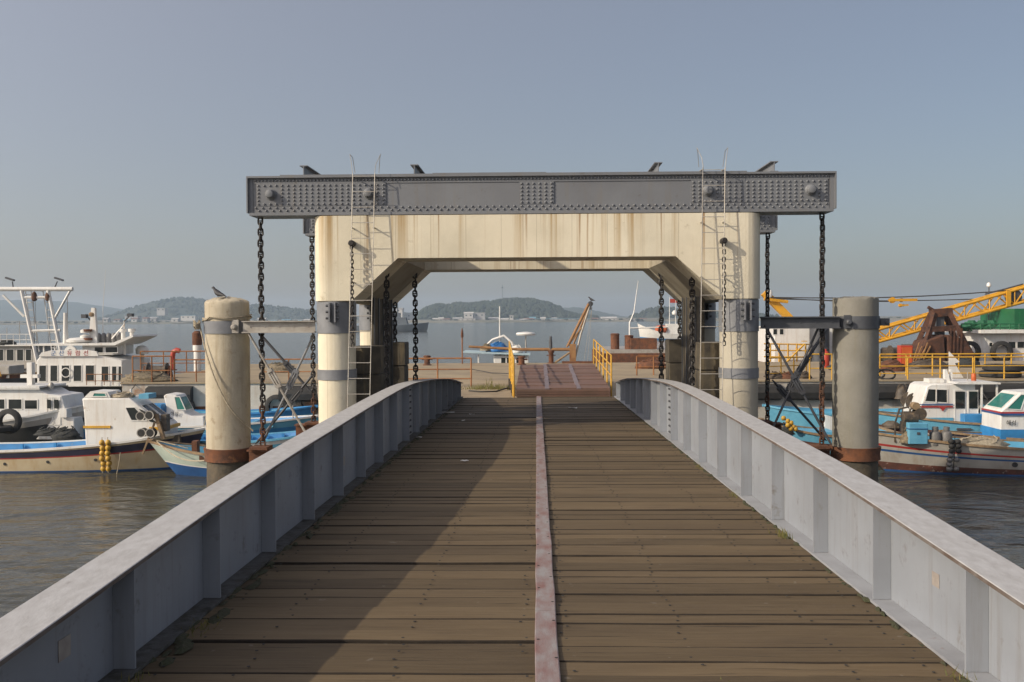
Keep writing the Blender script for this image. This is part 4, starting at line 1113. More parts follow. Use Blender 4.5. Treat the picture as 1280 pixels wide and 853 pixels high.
# bollards and small deck gear
def bollard(c, r, h_, label, mat='rust'):
    t = thing('bollard', label, 'bollard', c)
    MB().lathe([(r * 1.5, 0), (r * 1.5, .04), (r, .05), (r * .95, h_ * .75), (r * 1.25, h_ * .82), (r * 1.25, h_ * .96), (r * .9, h_)], (0, 0, 0), 14).build('post', M[mat], t, smooth=40)
    MB().tube([(-r * 1.8, 0, h_ * .6), (r * 1.8, 0, h_ * .6)], r * .22, 6).build('cross_bar', M[mat], t, smooth=40)
bollard(gp(689, 51.6), .13, .7, 'stout dark mooring bollard at the head of the ramp')
b = MB().tube([gp(688.5, 51.6) + Vector((0, 0, .62)), gp(688.5, 51.6) + Vector((0, 0, 1.05)), gp(688.5, 51.6) + Vector((0, 0, 1.4))], [.085, .085, .06], 8)
tag(b.build('mooring_post', M['darksteel'], None, 50), 'dark iron post standing on the ramp head bollard', 'post')
bollard(gp(652, 50), .16, .45, 'short red brown bollard beside the ramp head', 'rust')
bollard(gp(534, 50), .15, .5, 'short rusty bollard seen past the left girder', 'rust')
# fire point: red cabinet and extinguishers
t = thing('fire_cabinet', 'orange red fire cabinet on the pontoon under the crane boom', 'cabinet', gp(1131, 47))
MB().box((-.27, -.25, 0), (.27, .25, .98)).build('body', M['red'], t); MB().box((-.23, -.27, .1), (.23, -.251, .9)).build('door', M['lifeorange'], t); MB().box((.14, -.30, .45), (.18, -.271, .6)).build('handle', M['galv'], t)
t = thing('fire_extinguisher', 'red fire extinguisher behind the right chain', 'extinguisher', gp(1032, 46))
MB().lathe([(.16, 0), (.17, .04), (.17, .62), (.12, .74), (.05, .78), (.05, .86)], (0, 0, 0), 14).build('cylinder', M['red'], t, smooth=40); MB().bar((-.1, 0, .88), (.12, 0, .9), .04, .03).build('handle', M['darksteel'], t); MB().tube([(.08, 0, .86), (.2, 0, .6), (.18, 0, .3)], .02, 6).build('hose', M['rubber'], t, smooth=60)
t = thing('notice_board', 'white pointed board leaning on the yellow railing', 'board', gp(1190, 38.2))
MB().prism([(-.12, 0), (.42, 0), (.1, .55), (.28, .6), (-.12, 1.0)], -.02, .02, 'Y').build('panel', M['white'], t); MB().box((-.1, .021, 0), (-.06, .06, .95)).build('leg', M['galv'], t)
for px, Y, lb_ in ((1095, 38, 'small coil of rope on the pontoon edge by the grey pile'), (1108, 37.4, 'looped black hose on the pontoon behind the grey pile')):
    b = MB(); c = gp(px, Y)
    b.tube([c + Vector((.32 * math.cos(a), .1 * math.sin(a), .18 + .18 * math.sin(a))) for a in [2 * math.pi * i / 14 for i in range(14)]], .04, 6, closed=True)
    tag(b.build('hose', M['rubber'], None, 60), lb_, 'hose')
# capstan / winch units left behind the pile
t = thing('vent_post', 'white and dark red capped post on the left pontoon', 'post', gp(247, 45))
MB().lathe([(.16, 0), (.16, .9), (.2, .92), (.2, 1.2)], (0, 0, 0), 14, mz=[0, 0, 0]).build('stem', M['white'], t, smooth=40); MB().lathe([(.20, 1.2), (.22, 1.25), (.22, 1.75), (.1, 1.85)], (0, 0, 0), 14).build('cap', M['rust'], t, smooth=40)
t = thing('vent_pipe', 'bent red ventilation pipe on the left pontoon', 'pipe', gp(216, 46))
MB().tube([(0, 0, 0), (0, 0, .65), (.04, 0, .85), (.2, 0, .95), (.34, 0, .9)], .12, 10).build('pipe', M['red'], t, smooth=60); MB().lathe([(.2, 0), (.2, .05)], (0, 0, 0), 12).build('foot_flange', M['rust'], t)
t = thing('winch', 'dark winch with drum on the left pontoon', 'winch', gp(197, 40))
MB().lathe([(.28, -.4), (.28, -.36), (.16, -.35), (.16, .35), (.28, .36), (.28, .4)], (0, 0, .34), 16, axis='X').build('drum', M['machine'], t, smooth=40)
for x in (-.5, .5): MB().prism([(-.3, 0), (.3, 0), (.06, .5), (-.06, .5)], x - .04, x + .04, 'X').build('side_frame', M['rust'], t)
t = thing('mushroom_vent', 'small white mushroom vent behind the orange railing', 'vent', gp(178, 48))
MB().lathe([(.1, 0), (.1, .7)], (0, 0, 0), 10).build('stem', M['galv'], t); MB().lathe([(.26, .7), (.3, .78), (.3, .95), (.2, 1.08), (.05, 1.12)], (0, 0, 0), 14).build('head', M['white'], t, smooth=50)

# derrick at the far edge
dk = thing('derrick', 'rust orange derrick with raised twin boom at the pontoon edge', 'derrick', gp(716, 51.6))
def dl(px, py, Y=51.6): return P(px, py, Y) - Vector(dk.location)
MB().box((-.55, -.3, 0), (1.15, .3, .1)).build('base', M['rust'], dk)
MB().box((-.16, -.13, .101), (.16, .13, 1.0)).build('post', M['derrick'], dk)
MB().tube([dl(710, 432), dl(736, 380)], .075, 8).build('boom', M['derrick'], dk, smooth=50)
MB().tube([dl(717, 430, 52.0), dl(739, 378, 52.0)], .05, 8).build('boom', M['derrick'], dk, smooth=50)
MB().tube([dl(717, 456), dl(726, 418), dl(738, 380)], .05, 8).build('stay', M['galv'], dk, smooth=50)
MB().tube([dl(708, 434), dl(727, 410)], .05, 6).build('strut', M['derrick'], dk, smooth=50)
MB().tube([dl(689, 457), dl(712, 441)], .06, 6).build('strut', M['wornwood'], dk, smooth=50)
MB().tube([dl(712, 437), dl(650, 437), dl(586, 433.5)], [.085, .075, .06], 8).build('lowered_boom', M['derrick'], dk, smooth=50)
b = MB(); e = dl(738, 380); b.lathe([(.09, -.05), (.14, -.04), (.14, .04), (.09, .05)], e, 12, axis='Y'); b.box((e.x - .05, e.y - .1, e.z - .3), (e.x + .05, e.y + .1, e.z + .05)); b.build('sheave', M['darksteel'], dk)
b = MB()
for a_ in ((729, 457), (734, 457)): b.tube([dl(740, 384), dl(*a_)], .012, 4)
b.build('cable', M['galv'], dk)
bird(P(739.5, 376.5, 51.5) + Vector((0, 0, .03)), R(150), 'dark gull perched on the tip of the derrick boom', 1.15, .1)

# ================================================================ BOATS: builders
def hull(t, L, B, fb, rise, rows, inner='lightblue', deck='lightblue', gun='white', bul=.32, stern=.82, rake=.55, flare=.5, blunt=.03, srise=.1, full=2.5):
    """rows: (top fraction of the freeboard, material key) from below the waterline up"""
    ns = 25
    def hb(s):
        if s < .55: return B / 2 * (stern + (1 - stern) * math.sin(s / .55 * math.pi / 2))
        return B / 2 * max(blunt, (1 - ((s - .55) / .45) ** full))
    def zs(s): return fb + rise * max(0, (s - .3) / .7) ** 2 + srise * (1 - s) ** 3
    def pt(s, f, sg):
        k = 1 - (.10 + flare * s ** 3) * max(0, 1 - f) ** 1.2
        z = f * zs(s) if f >= 0 else f * .7
        return (-L + L * s - rake * (1 - f) * s ** 6, sg * max(.008, hb(s) * k), z)
    S_ = [i / (ns - 1) for i in range(ns)]
    S_ = [1 - (1 - s) ** 1.25 for s in S_]
    fl = [-.55]; mi = []
    keys = []
    for f, k in rows:
        if k not in keys: keys.append(k)
        base = fl[-1]; n = 2 if f - base > .25 else 1
        for q in range(n): fl.append(base + (f - base) * (q + 1) / n); mi.append(keys.index(k))
    b = MB()
    for sg in (-1, 1):
        b.grid([[pt(s, f, sg) for s in S_] for f in fl], mrow=mi, flip=sg > 0)
    for i in range(len(fl) - 1):                    # transom
        a, c = fl[i], fl[i + 1]
        b.add([pt(0, a, -1), pt(0, a, 1), pt(0, c, 1), pt(0, c, -1)], [(0, 1, 2, 3)], mi[i])
    ho = b.build('hull', [M[k] for k in keys], t, smooth=40)
    # gunwale
    g = MB()
    for sg in (-1, 1):
        rws = []
        for s in S_:
            x, y, z = pt(s, 1, sg); o = sg
            h_ = max(.004, hb(s))
            rws.append([(x, sg * (h_ + .035), z - .045), (x, sg * (h_ + .035), z + .018), (x, sg * max(.003, h_ - .06), z + .018), (x, sg * max(.003, h_ - .06), z - .02)])
        g.grid(rws, flip=sg > 0)
    x, y, z = pt(0, 1, 1)
    g.box((x - .03, -y - .03, z - .045), (x + .06, y + .03, z + .018))
    g.box((-.10, -max(.06, hb(1) + .03), zs(1) - .05), (.05, max(.06, hb(1) + .03), zs(1) + .03))
    g.build('gunwale', M[gun], t, smooth=30)
    # inner bulwark and deck
    bi = MB()
    for sg in (-1, 1):
        bi.grid([[(p[0], sg * max(.003, abs(p[1]) - .05), p[2]) for p in [pt(s, 1 - dz / zs(s), sg) for s in S_]] for dz in (0.0, bul)], flip=sg < 0)
    x, y, z = pt(0, 1, 1)
    bi.add([(x + .05, -y, z), (x + .05, y, z), (x + .05, y, z - bul), (x + .05, -y, z - bul)], [(0, 1, 2, 3)])
    bi.build('bulwark', M[inner], t)
    dkm = MB(); dkm.grid([[(pt(s, 1 - bul / zs(s), 1)[0], sg * max(.003, pt(s, 1 - bul / zs(s), 1)[1] - .045), zs(s) - bul + .002) for s in S_] for sg in (-1, 1)], flip=False)
    dkm.build('deck', M[deck], t)
    # bulwark ribs
    for i in range(6):
        s = .12 + i * .1
        for sg in (-1, 1):
            p = pt(s, 1, sg)
            MB().box((p[0] - .04, sg * (abs(p[1]) - .15) - .03, p[2] - bul), (p[0] + .04, sg * (abs(p[1]) - .15) + .03, p[2] - .021)).build('rib', M[inner], t)
    return dict(pt=pt, zs=zs, hb=hb, L=L)
def wquad(parent, q, glass='glass', frame='white', bw=.03, h_=.018, name='window'):
    q = [Vector(p) for p in q]; c = sum(q, Vector()) / 4
    n = (q[1] - q[0]).cross(q[3] - q[0]).normalized()
    e = [p + ((q[(i + 1) % 4] - p).normalized() + (q[i - 1] - p).normalized()) * bw for i, p in enumerate(q)]
    vs = [p for p in q] + [p + n * h_ for p in q] + [p + n * h_ for p in e] + [p + n * .004 for p in e]
    fs = []; ms = []
    b = MB()
    b.add(vs, [(i, (i + 1) % 4, 4 + (i + 1) % 4, 4 + i) for i in range(4)] + [(4 + i, 4 + (i + 1) % 4, 8 + (i + 1) % 4, 8 + i) for i in range(4)] + [(8 + i, 8 + (i + 1) % 4, 12 + (i + 1) % 4, 12 + i) for i in range(4)], 0)
    b.f.append([12, 13, 14, 15]); b.m.append(1)
    return b.build(name, [M[frame], M[glass]], parent)
def cabin(t, prof, wb_, wt_, mat='white', name='cabin'):
    zs_ = [p[1] for p in prof]; za, zb = min(zs_), max(zs_)
    def wz(z): return wb_ + (wt_ - wb_) * (z - za) / (zb - za)
    n = len(prof); b = MB()
    b.add([(x, -wz(z), z) for x, z in prof] + [(x, wz(z), z) for x, z in prof], [list(range(n)), [n + i for i in range(n)][::-1]] + [(i, n + i, n + (i + 1) % n, (i + 1) % n) for i in range(n)])
    o = b.build(name, M[mat], t, smooth=30); bevel(o, .035, 2)
    def side(sg, xz, glass='glass', frame='white', nm='window'):
        q = [(x, sg * (wz(z) + .002), z) for x, z in xz]
        nrm = (Vector(q[1]) - Vector(q[0])).cross(Vector(q[3]) - Vector(q[0]))
        if nrm.y * sg < 0: q = q[::-1]
        return wquad(o, q, glass, frame, name=nm)
    def rect(sg, x0_, x1_, z0_, z1_, glass='glass', frame='white', nm='window'): return side(sg, [(x0_, z0_), (x1_, z0_), (x1_, z1_), (x0_, z1_)], glass, frame, nm)
    def face(i, u0, u1, v0, v1, glass='glass', frame='white'):   # on the face of profile edge i; u across, v along
        (xa, za_), (xb, zb_) = prof[i], prof[(i + 1) % n]
        def pp(u, v):
            x, z = xa + (xb - xa) * v, za_ + (zb_ - za_) * v
            return Vector((x, u * wz(z), z))
        q = [pp(u0, v0), pp(u1, v0), pp(u1, v1), pp(u0, v1)]
        nrm = (q[1] - q[0]).cross(q[3] - q[0]); cen = Vector((sum(p[0] for p in prof) / n, 0, sum(p[1] for p in prof) / n))
        if nrm.dot(sum(q, Vector()) / 4 - cen) < 0: q = q[::-1]
        nn = (q[1] - q[0]).cross(q[3] - q[0]).normalized() * .003
        return wquad(o, [p + nn for p in q], glass, frame)
    return o, rect, face, side
def band(t, parent, prof_x, z0_, z1_, w_, mat, name='stripe'):
    for sg in (-1, 1):
        MB().box((prof_x[0], sg * w_ - .006, z0_), (prof_x[1], sg * w_ + .006, z1_)).build(name, M[mat], parent)
def text(parent, s, mat, size, loc, rot, name='lettering'):
    cu = bpy.data.curves.new('lettering', 'FONT'); cu.body = s; cu.size = size; cu.align_x = 'CENTER'; cu.align_y = 'CENTER'; cu.extrude = .004
    tmp = bpy.data.objects.new('tmp', cu); col.objects.link(tmp)
    me = bpy.data.meshes.new_from_object(tmp.evaluated_get(bpy.context.evaluated_depsgraph_get()))
    bpy.data.objects.remove(tmp); me.materials.clear(); me.materials.append(M[mat])
    return put(name, me, parent, loc, rot)
def heap(c, rx, ry, h_, label, mat, cat='net', seed=1, name='net_heap'):
    r = random.Random(seed); b = MB(); n, k = 14, 6; rows = []
    for j in range(k + 1):
        f = j / k
        rows.append([(rx * (1 - f ** 2) ** .5 * math.cos(2 * math.pi * i / n) * r.uniform(.8, 1.15), ry * (1 - f ** 2) ** .5 * math.sin(2 * math.pi * i / n) * r.uniform(.8, 1.15), h_ * f * r.uniform(.8, 1.15)) for i in range(n)])
    rows = [row + [row[0]] for row in rows]
    b.grid(rows)
    for _ in range(5):                        # rope ends lying over it
        a = r.uniform(0, 6.28); b.tube([(rx * .9 * math.cos(a + q * .5) * (1 - q * .12), ry * .9 * math.sin(a + q * .5) * (1 - q * .12), h_ * (.25 + .2 * q) + .02) for q in range(5)], .02, 5)
    return tag(b.build(name, M[mat], None, 70, c), label, cat)
def mast(t, x, y, z0_, z1_, r=.03, mat='white', name='mast'):
    return MB().tube([(x, y, z0_), (x, y, z1_)], [r, r * .6], 8).build(name, M[mat], t, smooth=60)
def boat(label, bow_px, py, Y, rz, group=None):
    p = P(bow_px, py, Y)
    return thing('fishing_boat', label, 'boat', (p.x, Y, 0), rz, group)

# ================================================================ BOATS ON THE LEFT
def LX(t, px, Y):                       # local x along the boat of an upright pixel column
    w_ = P(px, 500, Y).x - t.location.x
    return w_ if abs(t.rotation_euler[2]) < 1.5 else -w_
def LZ(py, px, Y): return P(px, py, Y).z

# --- cream hulled boat with white cabin
Y = 29.9
t = boat('cream hulled fishing boat with navy stripe and white cabin with orange trim', 257, 545, Y, 0)
hA = hull(t, 10.5, 2.0, .62, .60, [(.06, 'deepblue'), (.60, 'cream'), (.65, 'redstripe'), (.88, 'navy'), (1.0, 'cream')], inner='blue', deck='lightblue', gun='white', bul=.3, full=4.2)
a, c = LX(t, 108, 29.4), LX(t, 206, 29.4)
zt = LZ(499, 150, 29.3)
o, rect, face, side = cabin(t, [(a, .5), (a - .06, zt - .45), (a - .12, zt + .02), (a + 1.3, zt + .02), (c - .85, zt - .14), (c, zt - .80), (c + .02, .62)], .58, .54)
side(-1, [(c - 1.0, zt - .66), (c - .5, zt - .66), (c - .88, zt - .24), (c - 1.2, zt - .24)]); side(-1, [(c - .44, zt - .70), (c - .12, zt - .78), (c - .62, zt - .34), (c - .82, zt - .26)])
face(4, -.85, -.05, .1, .9); face(4, .05, .85, .1, .9)
MB().box((a - .07, -.60, zt - .87), (a + .75, -.56, zt - .80)).build('trim', M['yellow'], o)
MB().box((c - .45, -.59, zt - .93), (c + .07, .59, zt - .84)).build('trim', M['yellow'], o)
b = MB().prism([(a - .10, zt + .03), (a + .7, zt + .03), (a + .62, zt + .20), (a + .10, zt + .22)], -.45, .45, 'Y'); sk = b.build('roof_hatch', M['white'], t)
wquad(sk, [(a + .14, -.452, zt + .05), (a + .62, -.452, zt + .05), (a + .56, -.452, zt + .18), (a + .2, -.452, zt + .19)], 'teal')
MB().box((LX(t, 112, 29.4), -.625, .42), (LX(t, 140, 29.4), -.58, .43)).build('kick_plate', M['white'], o)
b = MB().box((a + 1.5, -.3, zt - .02), (a + 1.8, .3, zt + .12)); b.build('light_box', M['lightblue'], t)
mast(t, a + 1.1, .1, zt, zt + .25, .05)
for k, (px, py) in enumerate(((177, 520), (188, 519), (178, 541), (189, 541))):
    p = (LX(t, px, 28.9), -1.0, LZ(py, px, 28.9))
    b = MB().lathe([(.125, -.12), (.135, -.10), (.06, -.09), (.06, .09), (.135, .10), (.125, .12)], p, 16, axis='Y'); dr = b.build('hauler_drum', M['rubber'], t, smooth=40)
    MB().lathe([(.112, -.122), (.138, -.126), (.138, -.112), (.112, -.112), (.112, -.122)], p, 16, axis='Y').build('rim', M['galv'], dr, smooth=40)
b = MB(); b.bar((LX(t, 194, 28.9), -.95, LZ(518, 194, 28.9)), (LX(t, 203, 28.9), -.95, LZ(549, 203, 28.9)), .12, .1); b.bar((LX(t, 176, 28.9), -.92, .55), (LX(t, 192, 28.9), -.92, 1.5), .05, .05); b.build('hauler_post', M['wornwood'], t)
MB().box((LX(t, 199, 28.9), -.9, LZ(540, 199, 28.9)), (LX(t, 206, 28.9), -.6, LZ(519, 199, 28.9))).build('hauler_motor', M['machine'], t)
MB().box((LX(t, 205, 29.2), -.5, .6), (LX(t, 221, 29.2), -.1, 1.08)).build('fish_box', M['machine'], t)
for px, py in ((4, 577), (58, 570), (118, 572)):
    s_ = 1 + LX(t, px, 28.95) / 10.5; f_ = .45 if px != 4 else .4
    q = hA['pt'](s_, f_, -1)
    MB().lathe([(.035, -.012), (.05, -.008), (.05, .02)], (q[0], q[1], q[2]), 10, axis='Y').build('scupper', M['rubber'], t)
text(o, '해 성', 'blacktext', .14, (a + .5, -.628, .8), (R(90), 0, 0)) if False else None
tag(heap((P(150, 500, 29.6).x, 29.75, zt + .03), .42, .32, .12, 'coil of pale rope lying on the white cabin roof', 'rope', 'rope', 4, 'rope_coil'))
fl_ = thing('float_string', 'double string of yellow floats hung over the cream hull', 'floats', (P(130, 551, 28.8).x, 28.86, LZ(551, 130, 28.86)))
for k in range(6):
    for sx in (-.085, .085):
        b = MB().lathe([(.025, -.085), (.065, -.06), (.083, 0), (.065, .06), (.025, .085)], (0, 0, 0), 12)
        b.build('float', M['float'], fl_, smooth=60, loc=(sx + .012 * math.sin(k * 2 + sx * 9), .05 * (k > 3) , -.06 - k * .155))
MB().tube([(-.085, .0, .1), (-.085, 0, -.95)], .012, 5).build('cord', M['rope'], fl_); MB().tube([(.085, .0, .1), (.085, 0, -.95)], .012, 5).build('cord', M['rope'], fl_)
b = MB().tube([(P(151, 560, 28.9).x, 28.86, .62), (P(150, 570, 28.9).x, 28.82, .3), (P(148, 590, 28.9).x, 28.75, -.05)], .012, 5)
tag(b.build('hanging_rope', M['rope'], None, 60), 'thin rope hanging down the cream hull into the water', 'rope')

# --- grey white cabin boat behind it, high blue bow
Y = 33.6
t = boat('weathered white cabin boat with raised blue bow behind the cream boat', 118, 520, Y, R(-3))
hull(t, 11, 2.3, .75, .95, [(.05, 'redbottom'), (.72, 'blackhull'), (.86, 'greyhull'), (1.0, 'white')], inner='blue', deck='blue', gun='white', bul=.45, full=5)
a, c = LX(t, -40, 33), LX(t, 80, 33); zt = LZ(486, 30, 33)
o, rect, face, side = cabin(t, [(a, .5), (a, zt), (c - .85, zt), (c - .5, zt - .18), (c, zt - .24), (c + .18, zt - .95), (c + .42, zt - .97), (c + .45, .5)], .74, .72)
for (p0, p1, q0, q1) in ((7, 26, 513, 499), (28, 46, 513, 500), (-14, 4, 513, 499)): rect(-1, LX(t, p0, 32.8), LX(t, p1, 32.8), LZ(q0, 20, 32.8), LZ(q1, 20, 32.8))
for (p0, p1) in ((57, 65), (66, 75)):
    d_ = rect(-1, LX(t, p0, 32.8), LX(t, p1, 32.8), LZ(532, 60, 32.8), LZ(497, 60, 32.8), 'white', 'white', 'door'); d0, d1 = LX(t, p0, 32.8) + .05, LX(t, p1, 32.8) - .05
    MB().box((d0, -.80, LZ(511, 60, 32.8)), (d1, -.765, LZ(500, 60, 32.8))).build('pane', M['glass'], o)
band(t, o, (a, c - .7), zt - .02, zt + .06, .84, 'white', 'roof_edge')
MB().box((a, -.86, zt + .03), (c - .7, .86, zt + .09)).build('roof', M['white'], t)
b = MB(); x = LX(t, 32, 33.4); b.box((x - .06, -.1, zt + .09), (x + .12, .1, zt + .85)); b.box((x - .3, -.09, zt + .32), (x + .32, .09, zt + .44)); b.build('mast', M['white'], t)
MB().lathe([(.06, 0), (.09, .06), (.09, .16), (.04, .22)], (LX(t, 58, 33), -.3, zt - .04), 12).build('lamp', M['galv'], t, smooth=50)
MB().box((LX(t, 76, 32.8), -.86, LZ(522, 80, 32.8)), (LX(t, 85, 32.8), -.5, LZ(511, 80, 32.8))).build('locker', M['white'], t)
tyre((P(9, 527, 32.2).x, 32.3, LZ(527, 9, 32.3)), .42, .2, 'black tyre fender standing against the weathered white cabin', 'Y')
tyre((P(0, 535, 32.1).x, 32.0, LZ(536, 0, 32.1)), .42, .2, 'black tyre fender lying in front of the standing tyre', 'Z')
heap((P(85, 540, 31.9).x, 31.75, .62), .5, .3, .42, 'dark outboard gear under a cover between the boats', 'netdark', 'gear', 8, 'gear_heap')
heap((P(64, 536, 32.2).x, 32.0, .75), .45, .2, .25, 'dark net heaped along the weathered cabin side', 'netdark', 'net', 9)

# --- small mint hull with worn wooden rim, bow beside the pile
Y = 28.6
t = boat('small pale mint wooden boat with worn brown rim beside the domed pile', 187, 560, Y, R(184))
hull(t, 6.6, 1.75, .50, .50, [(.38, 'deepblue'), (.42, 'white'), (.9, 'mint'), (1.0, 'white')], inner='lightblue', deck='lightblue', gun='wornwood', bul=.2, rake=.75, flare=.55, blunt=.12)
MB().box((-1.75, -.75, .5), (-1.62, .75, .64)).build('thwart', M['rust'], t)
MB().box((-3.3, -.78, .3), (-3.05, .78, .5)).build('thwart', M['wornwood'], t)
MB().box((-1.4, -.16, .4), (-1.25, .16, .98)).build('bitt', M['rust'], t)
b = MB().tube([(-.2, 0, 1.0), (-.7, .1, .9), (-1.2, .35, .8)], .012, 5); b.tube([(-.2, 0, 1.0), (-.8, .2, .88), (-1.3, .05, .8)], .012, 5); b.build('bow_rope', M['rope'], t)

# --- blue boat with small wedge shaped white cabin
Y = 34.4
t = boat('long blue fishing boat with a small wedge shaped white steering cabin', 402, 530, Y, 0)
hull(t, 8.8, 2.2, .86, .30, [(.1, 'deepblue'), (.75, 'blue'), (1.0, 'lightblue')], inner='blue', deck='blue', gun='white', bul=.16)
a, c = LX(t, 205, 34), LX(t, 236, 34); zt = LZ(494, 215, 34)
o, rect, face, side = cabin(t, [(a + .08, .5), (a + .1, zt - .4), (a, zt - .03), (a + .1, zt + .04), (a + .45, zt), (c - .1, zt - .62), (c + .1, zt - .72), (c + .55, zt - .72), (c + .6, .5)], .55, .45)
side(-1, [(a + .47, zt - .52), (a + .80, zt - .52), (a + .58, zt - .04), (a + .36, zt - .04)], 'teal'); face(4, -.8, .8, .12, .9, 'teal')
text(o, '해성', 'blacktext', .16, (a + .42, -.562, zt - .64), (R(90), 0, 0))
MB().box((a - .42, -.7, .5), (a + .0, -.1, zt - .30)).build('blue_locker', M['blue'], t)
for k, x in enumerate((-3.4, -2.5, -1.6)): MB().box((x, -.85, .84), (x + .12, .85, .92)).build('thwart', M['lightblue'], t)
mast(t, -1.0, 0, .6, 1.5, .03, 'galv')
# --- blue open boat behind the brace rods
Y = 31.4
t = boat('open blue boat moored behind the left brace rods', 425, 545, Y, 0)
hull(t, 5.4, 2.1, .70, .40, [(.1, 'deepblue'), (.8, 'lightblue'), (1.0, 'white')], inner='blue', deck='blue', gun='lightblue', bul=.18)
MB().box((-3.4, -.7, .5), (-3.2, .7, .58)).build('thwart', M['wornwood'], t)
heap((P(370, 545, 31).x, 31.2, .55), .45, .3, .2, 'brown net heaped in the open blue boat', 'net', 'net', 21)
Y = 36.2
t = boat('pale blue open boat tight against the pontoon side', 396, 515, Y, 0)
hull(t, 6.0, 1.4, 1.08, .25, [(.1, 'deepblue'), (.8, 'lightblue'), (1.0, 'blue')], inner='lightblue', deck='lightblue', gun='blue', bul=.12)
tag(tyre((P(372, 500, 35.2).x, 36.9, 1.45), .45, .22, 'tyre fender hanging on the pontoon behind brace rods', 'Y'))
b = MB(); c = P(222, 510, 36.8)
b.prism([(-1.3, .1), (.2, .1), (.35, .9), (-.2, 1.35), (-1.0, 1.25), (-1.45, .8)], -.25, .0, 'Y')
o = tag(b.build('rubber_mat', M['greyhull'], None, None, (P(197, 490, 36.9).x + .6, 36.93, .45)), 'grey rounded fender board on the pontoon corner', 'fender board')

# --- excursion boat: dark hull, white wheelhouse with red and blue lettering
Y = 47.5
t = thing('excursion_boat', 'black hulled excursion boat with white wheelhouse and red blue lettering', 'boat', (P(192, 480, Y).x, Y, 0), 0)
hull(t, 15, 4.2, 1.35, .25, [(.1, 'redbottom'), (.9, 'blackhull'), (1.0, 'blackhull')], inner='greyhull', deck='greyhull', gun='blackhull', bul=.12, blunt=.25, rake=.9)
a, c = LX(t, 46, 45.7), LX(t, 121, 45.7); e = LX(t, 152, 45.7); zb, zt = LZ(480, 80, 45.7), LZ(451, 80, 45.7)
o, rect, face, side = cabin(t, [(a, zb - .15), (a - .04, zt), (a + .12, zt + .2), (c, zt + .2), (e, zt + .0), (e, zb - .15)], 1.75, 1.68)
for p0, p1 in ((48, 58), (62, 72), (76, 87), (91, 102), (106, 118)): rect(-1, LX(t, p0, 45.7), LX(t, p1, 45.7), LZ(477.5, 80, 45.7), LZ(456.5, 80, 45.7))
for p0, p1 in ((126, 136), (139, 146), (147, 152)): rect(-1, LX(t, p0, 45.7), LX(t, p1, 45.7), LZ(477, 80, 45.7), LZ(458, 80, 45.7))
b = MB().prism([(a + .1, zt + .2), (c + .1, zt + .2), (c, zt + .42), (c - .5, zt + .5), (a + .7, zt + .48), (a + .25, zt + .38)], -1.78, -1.68, 'Y'); sg_ = b.build('name_board', M['white'], t)
zc_ = zt + .33
for i, ch in enumerate('군산유람선'):
    text(sg_, ch, 'bluetext' if i < 2 else 'redtext', .27, (LX(t, 66 + i * 10.2, 45.6), -1.787, zc_), (R(90), 0, 0))
b = MB().lathe([(.19, -.02), (.23, -.02), (.23, .02), (.19, .02), (.19, -.02)], (LX(t, 81.5, 45.6), -1.80, LZ(466, 80, 45.7)), 20, axis='Y'); b.build('clear_view_screen', M['white'], t, smooth=40)
b = MB().lathe([(.16, -.06), (.30, -.06), (.32, 0), (.30, .06), (.16, .06), (.14, 0), (.16, -.06)], (LX(t, 87, 45.7), -1.6, LZ(441, 87, 45.7)), 18, axis='Y'); b.build('lifebuoy', M['white'], t, smooth=50)
# upper deck house and canopy
a2, c2 = LX(t, 54, 47), LX(t, 150, 47); z2, z3 = zt + .22, LZ(431, 100, 47)
o2, rect2, _, _ = cabin(t, [(LX(t, 112, 47), z2), (LX(t, 112, 47), z3), (c2, z3), (c2, z2)], 1.2, 1.2, 'white', 'upper_cabin')
rect2(-1, LX(t, 129, 46), LX(t, 145, 46), z2 + .1, z3 - .08); rect2(-1, LX(t, 115, 46), LX(t, 127, 46), z2 + .1, z3 - .08)
MB().prism([(a2, z3 - .02), (c2 + .2, z3 - .02), (c2 + 1.1, z3 + .38), (c2 + 1.05, z3 + .46), (c2 + .1, z3 + .10), (a2, z3 + .06)], -1.5, 1.5, 'Y').build('canopy', M['white'], t)
for px in (54, 68, 90): MB().box((LX(t, px, 46) - .03, -1.4, z2), (LX(t, px, 46) + .03, -1.34, z3 - .02)).build('canopy_post', M['white'], t)
# mast cluster
xm = LX(t, 116, 46.5)
MB().prism([(xm - .22, z3), (xm + .2, z3), (xm + .1, LZ(385, 116, 46.5)), (xm - .06, LZ(385, 116, 46.5))], -.9, -.7, 'Y').build('mast', M['white'], t)
b = MB()
for py, r_ in ((414, .22), (421, .24)): b.lathe([(.08, -.1), (r_, -.08), (r_, .04), (.08, .1)], (xm - .35, -.9, LZ(py, 110, 46.5)), 14)
b.build('lamp_pair', M['white'], t, smooth=40)
b = MB()
for py in (413, 424): b.lathe([(.2, -.06), (.2, .05)], (xm - .2, -.98, LZ(py, 110, 46.5)), 12)
b.build('red_lens', M['rust'], t)
MB().lathe([(.12, 0), (.16, .05), (.16, .16), (.08, .22)], (xm - .05, -.8, LZ(396, 116, 46.5)), 12).build('signal_lamp', M['wornwood'], t, smooth=40)
MB().lathe([(.35, 0), (.62, .04), (.66, .14), (.5, .24), (.1, .27)], (LX(t, 98, 46.5), -.7, z3 + .08), 20).build('radar_dome', M['white'], t, smooth=50)
MB().tube([(LX(t, 119, 46), -.6, z3), (LX(t, 120, 46), -.6, LZ(384, 120, 46)), (LX(t, 124, 46), -.6, LZ(336, 124, 46))], [.03, .015, .008], 5).build('whip_aerial', M['white'], t)
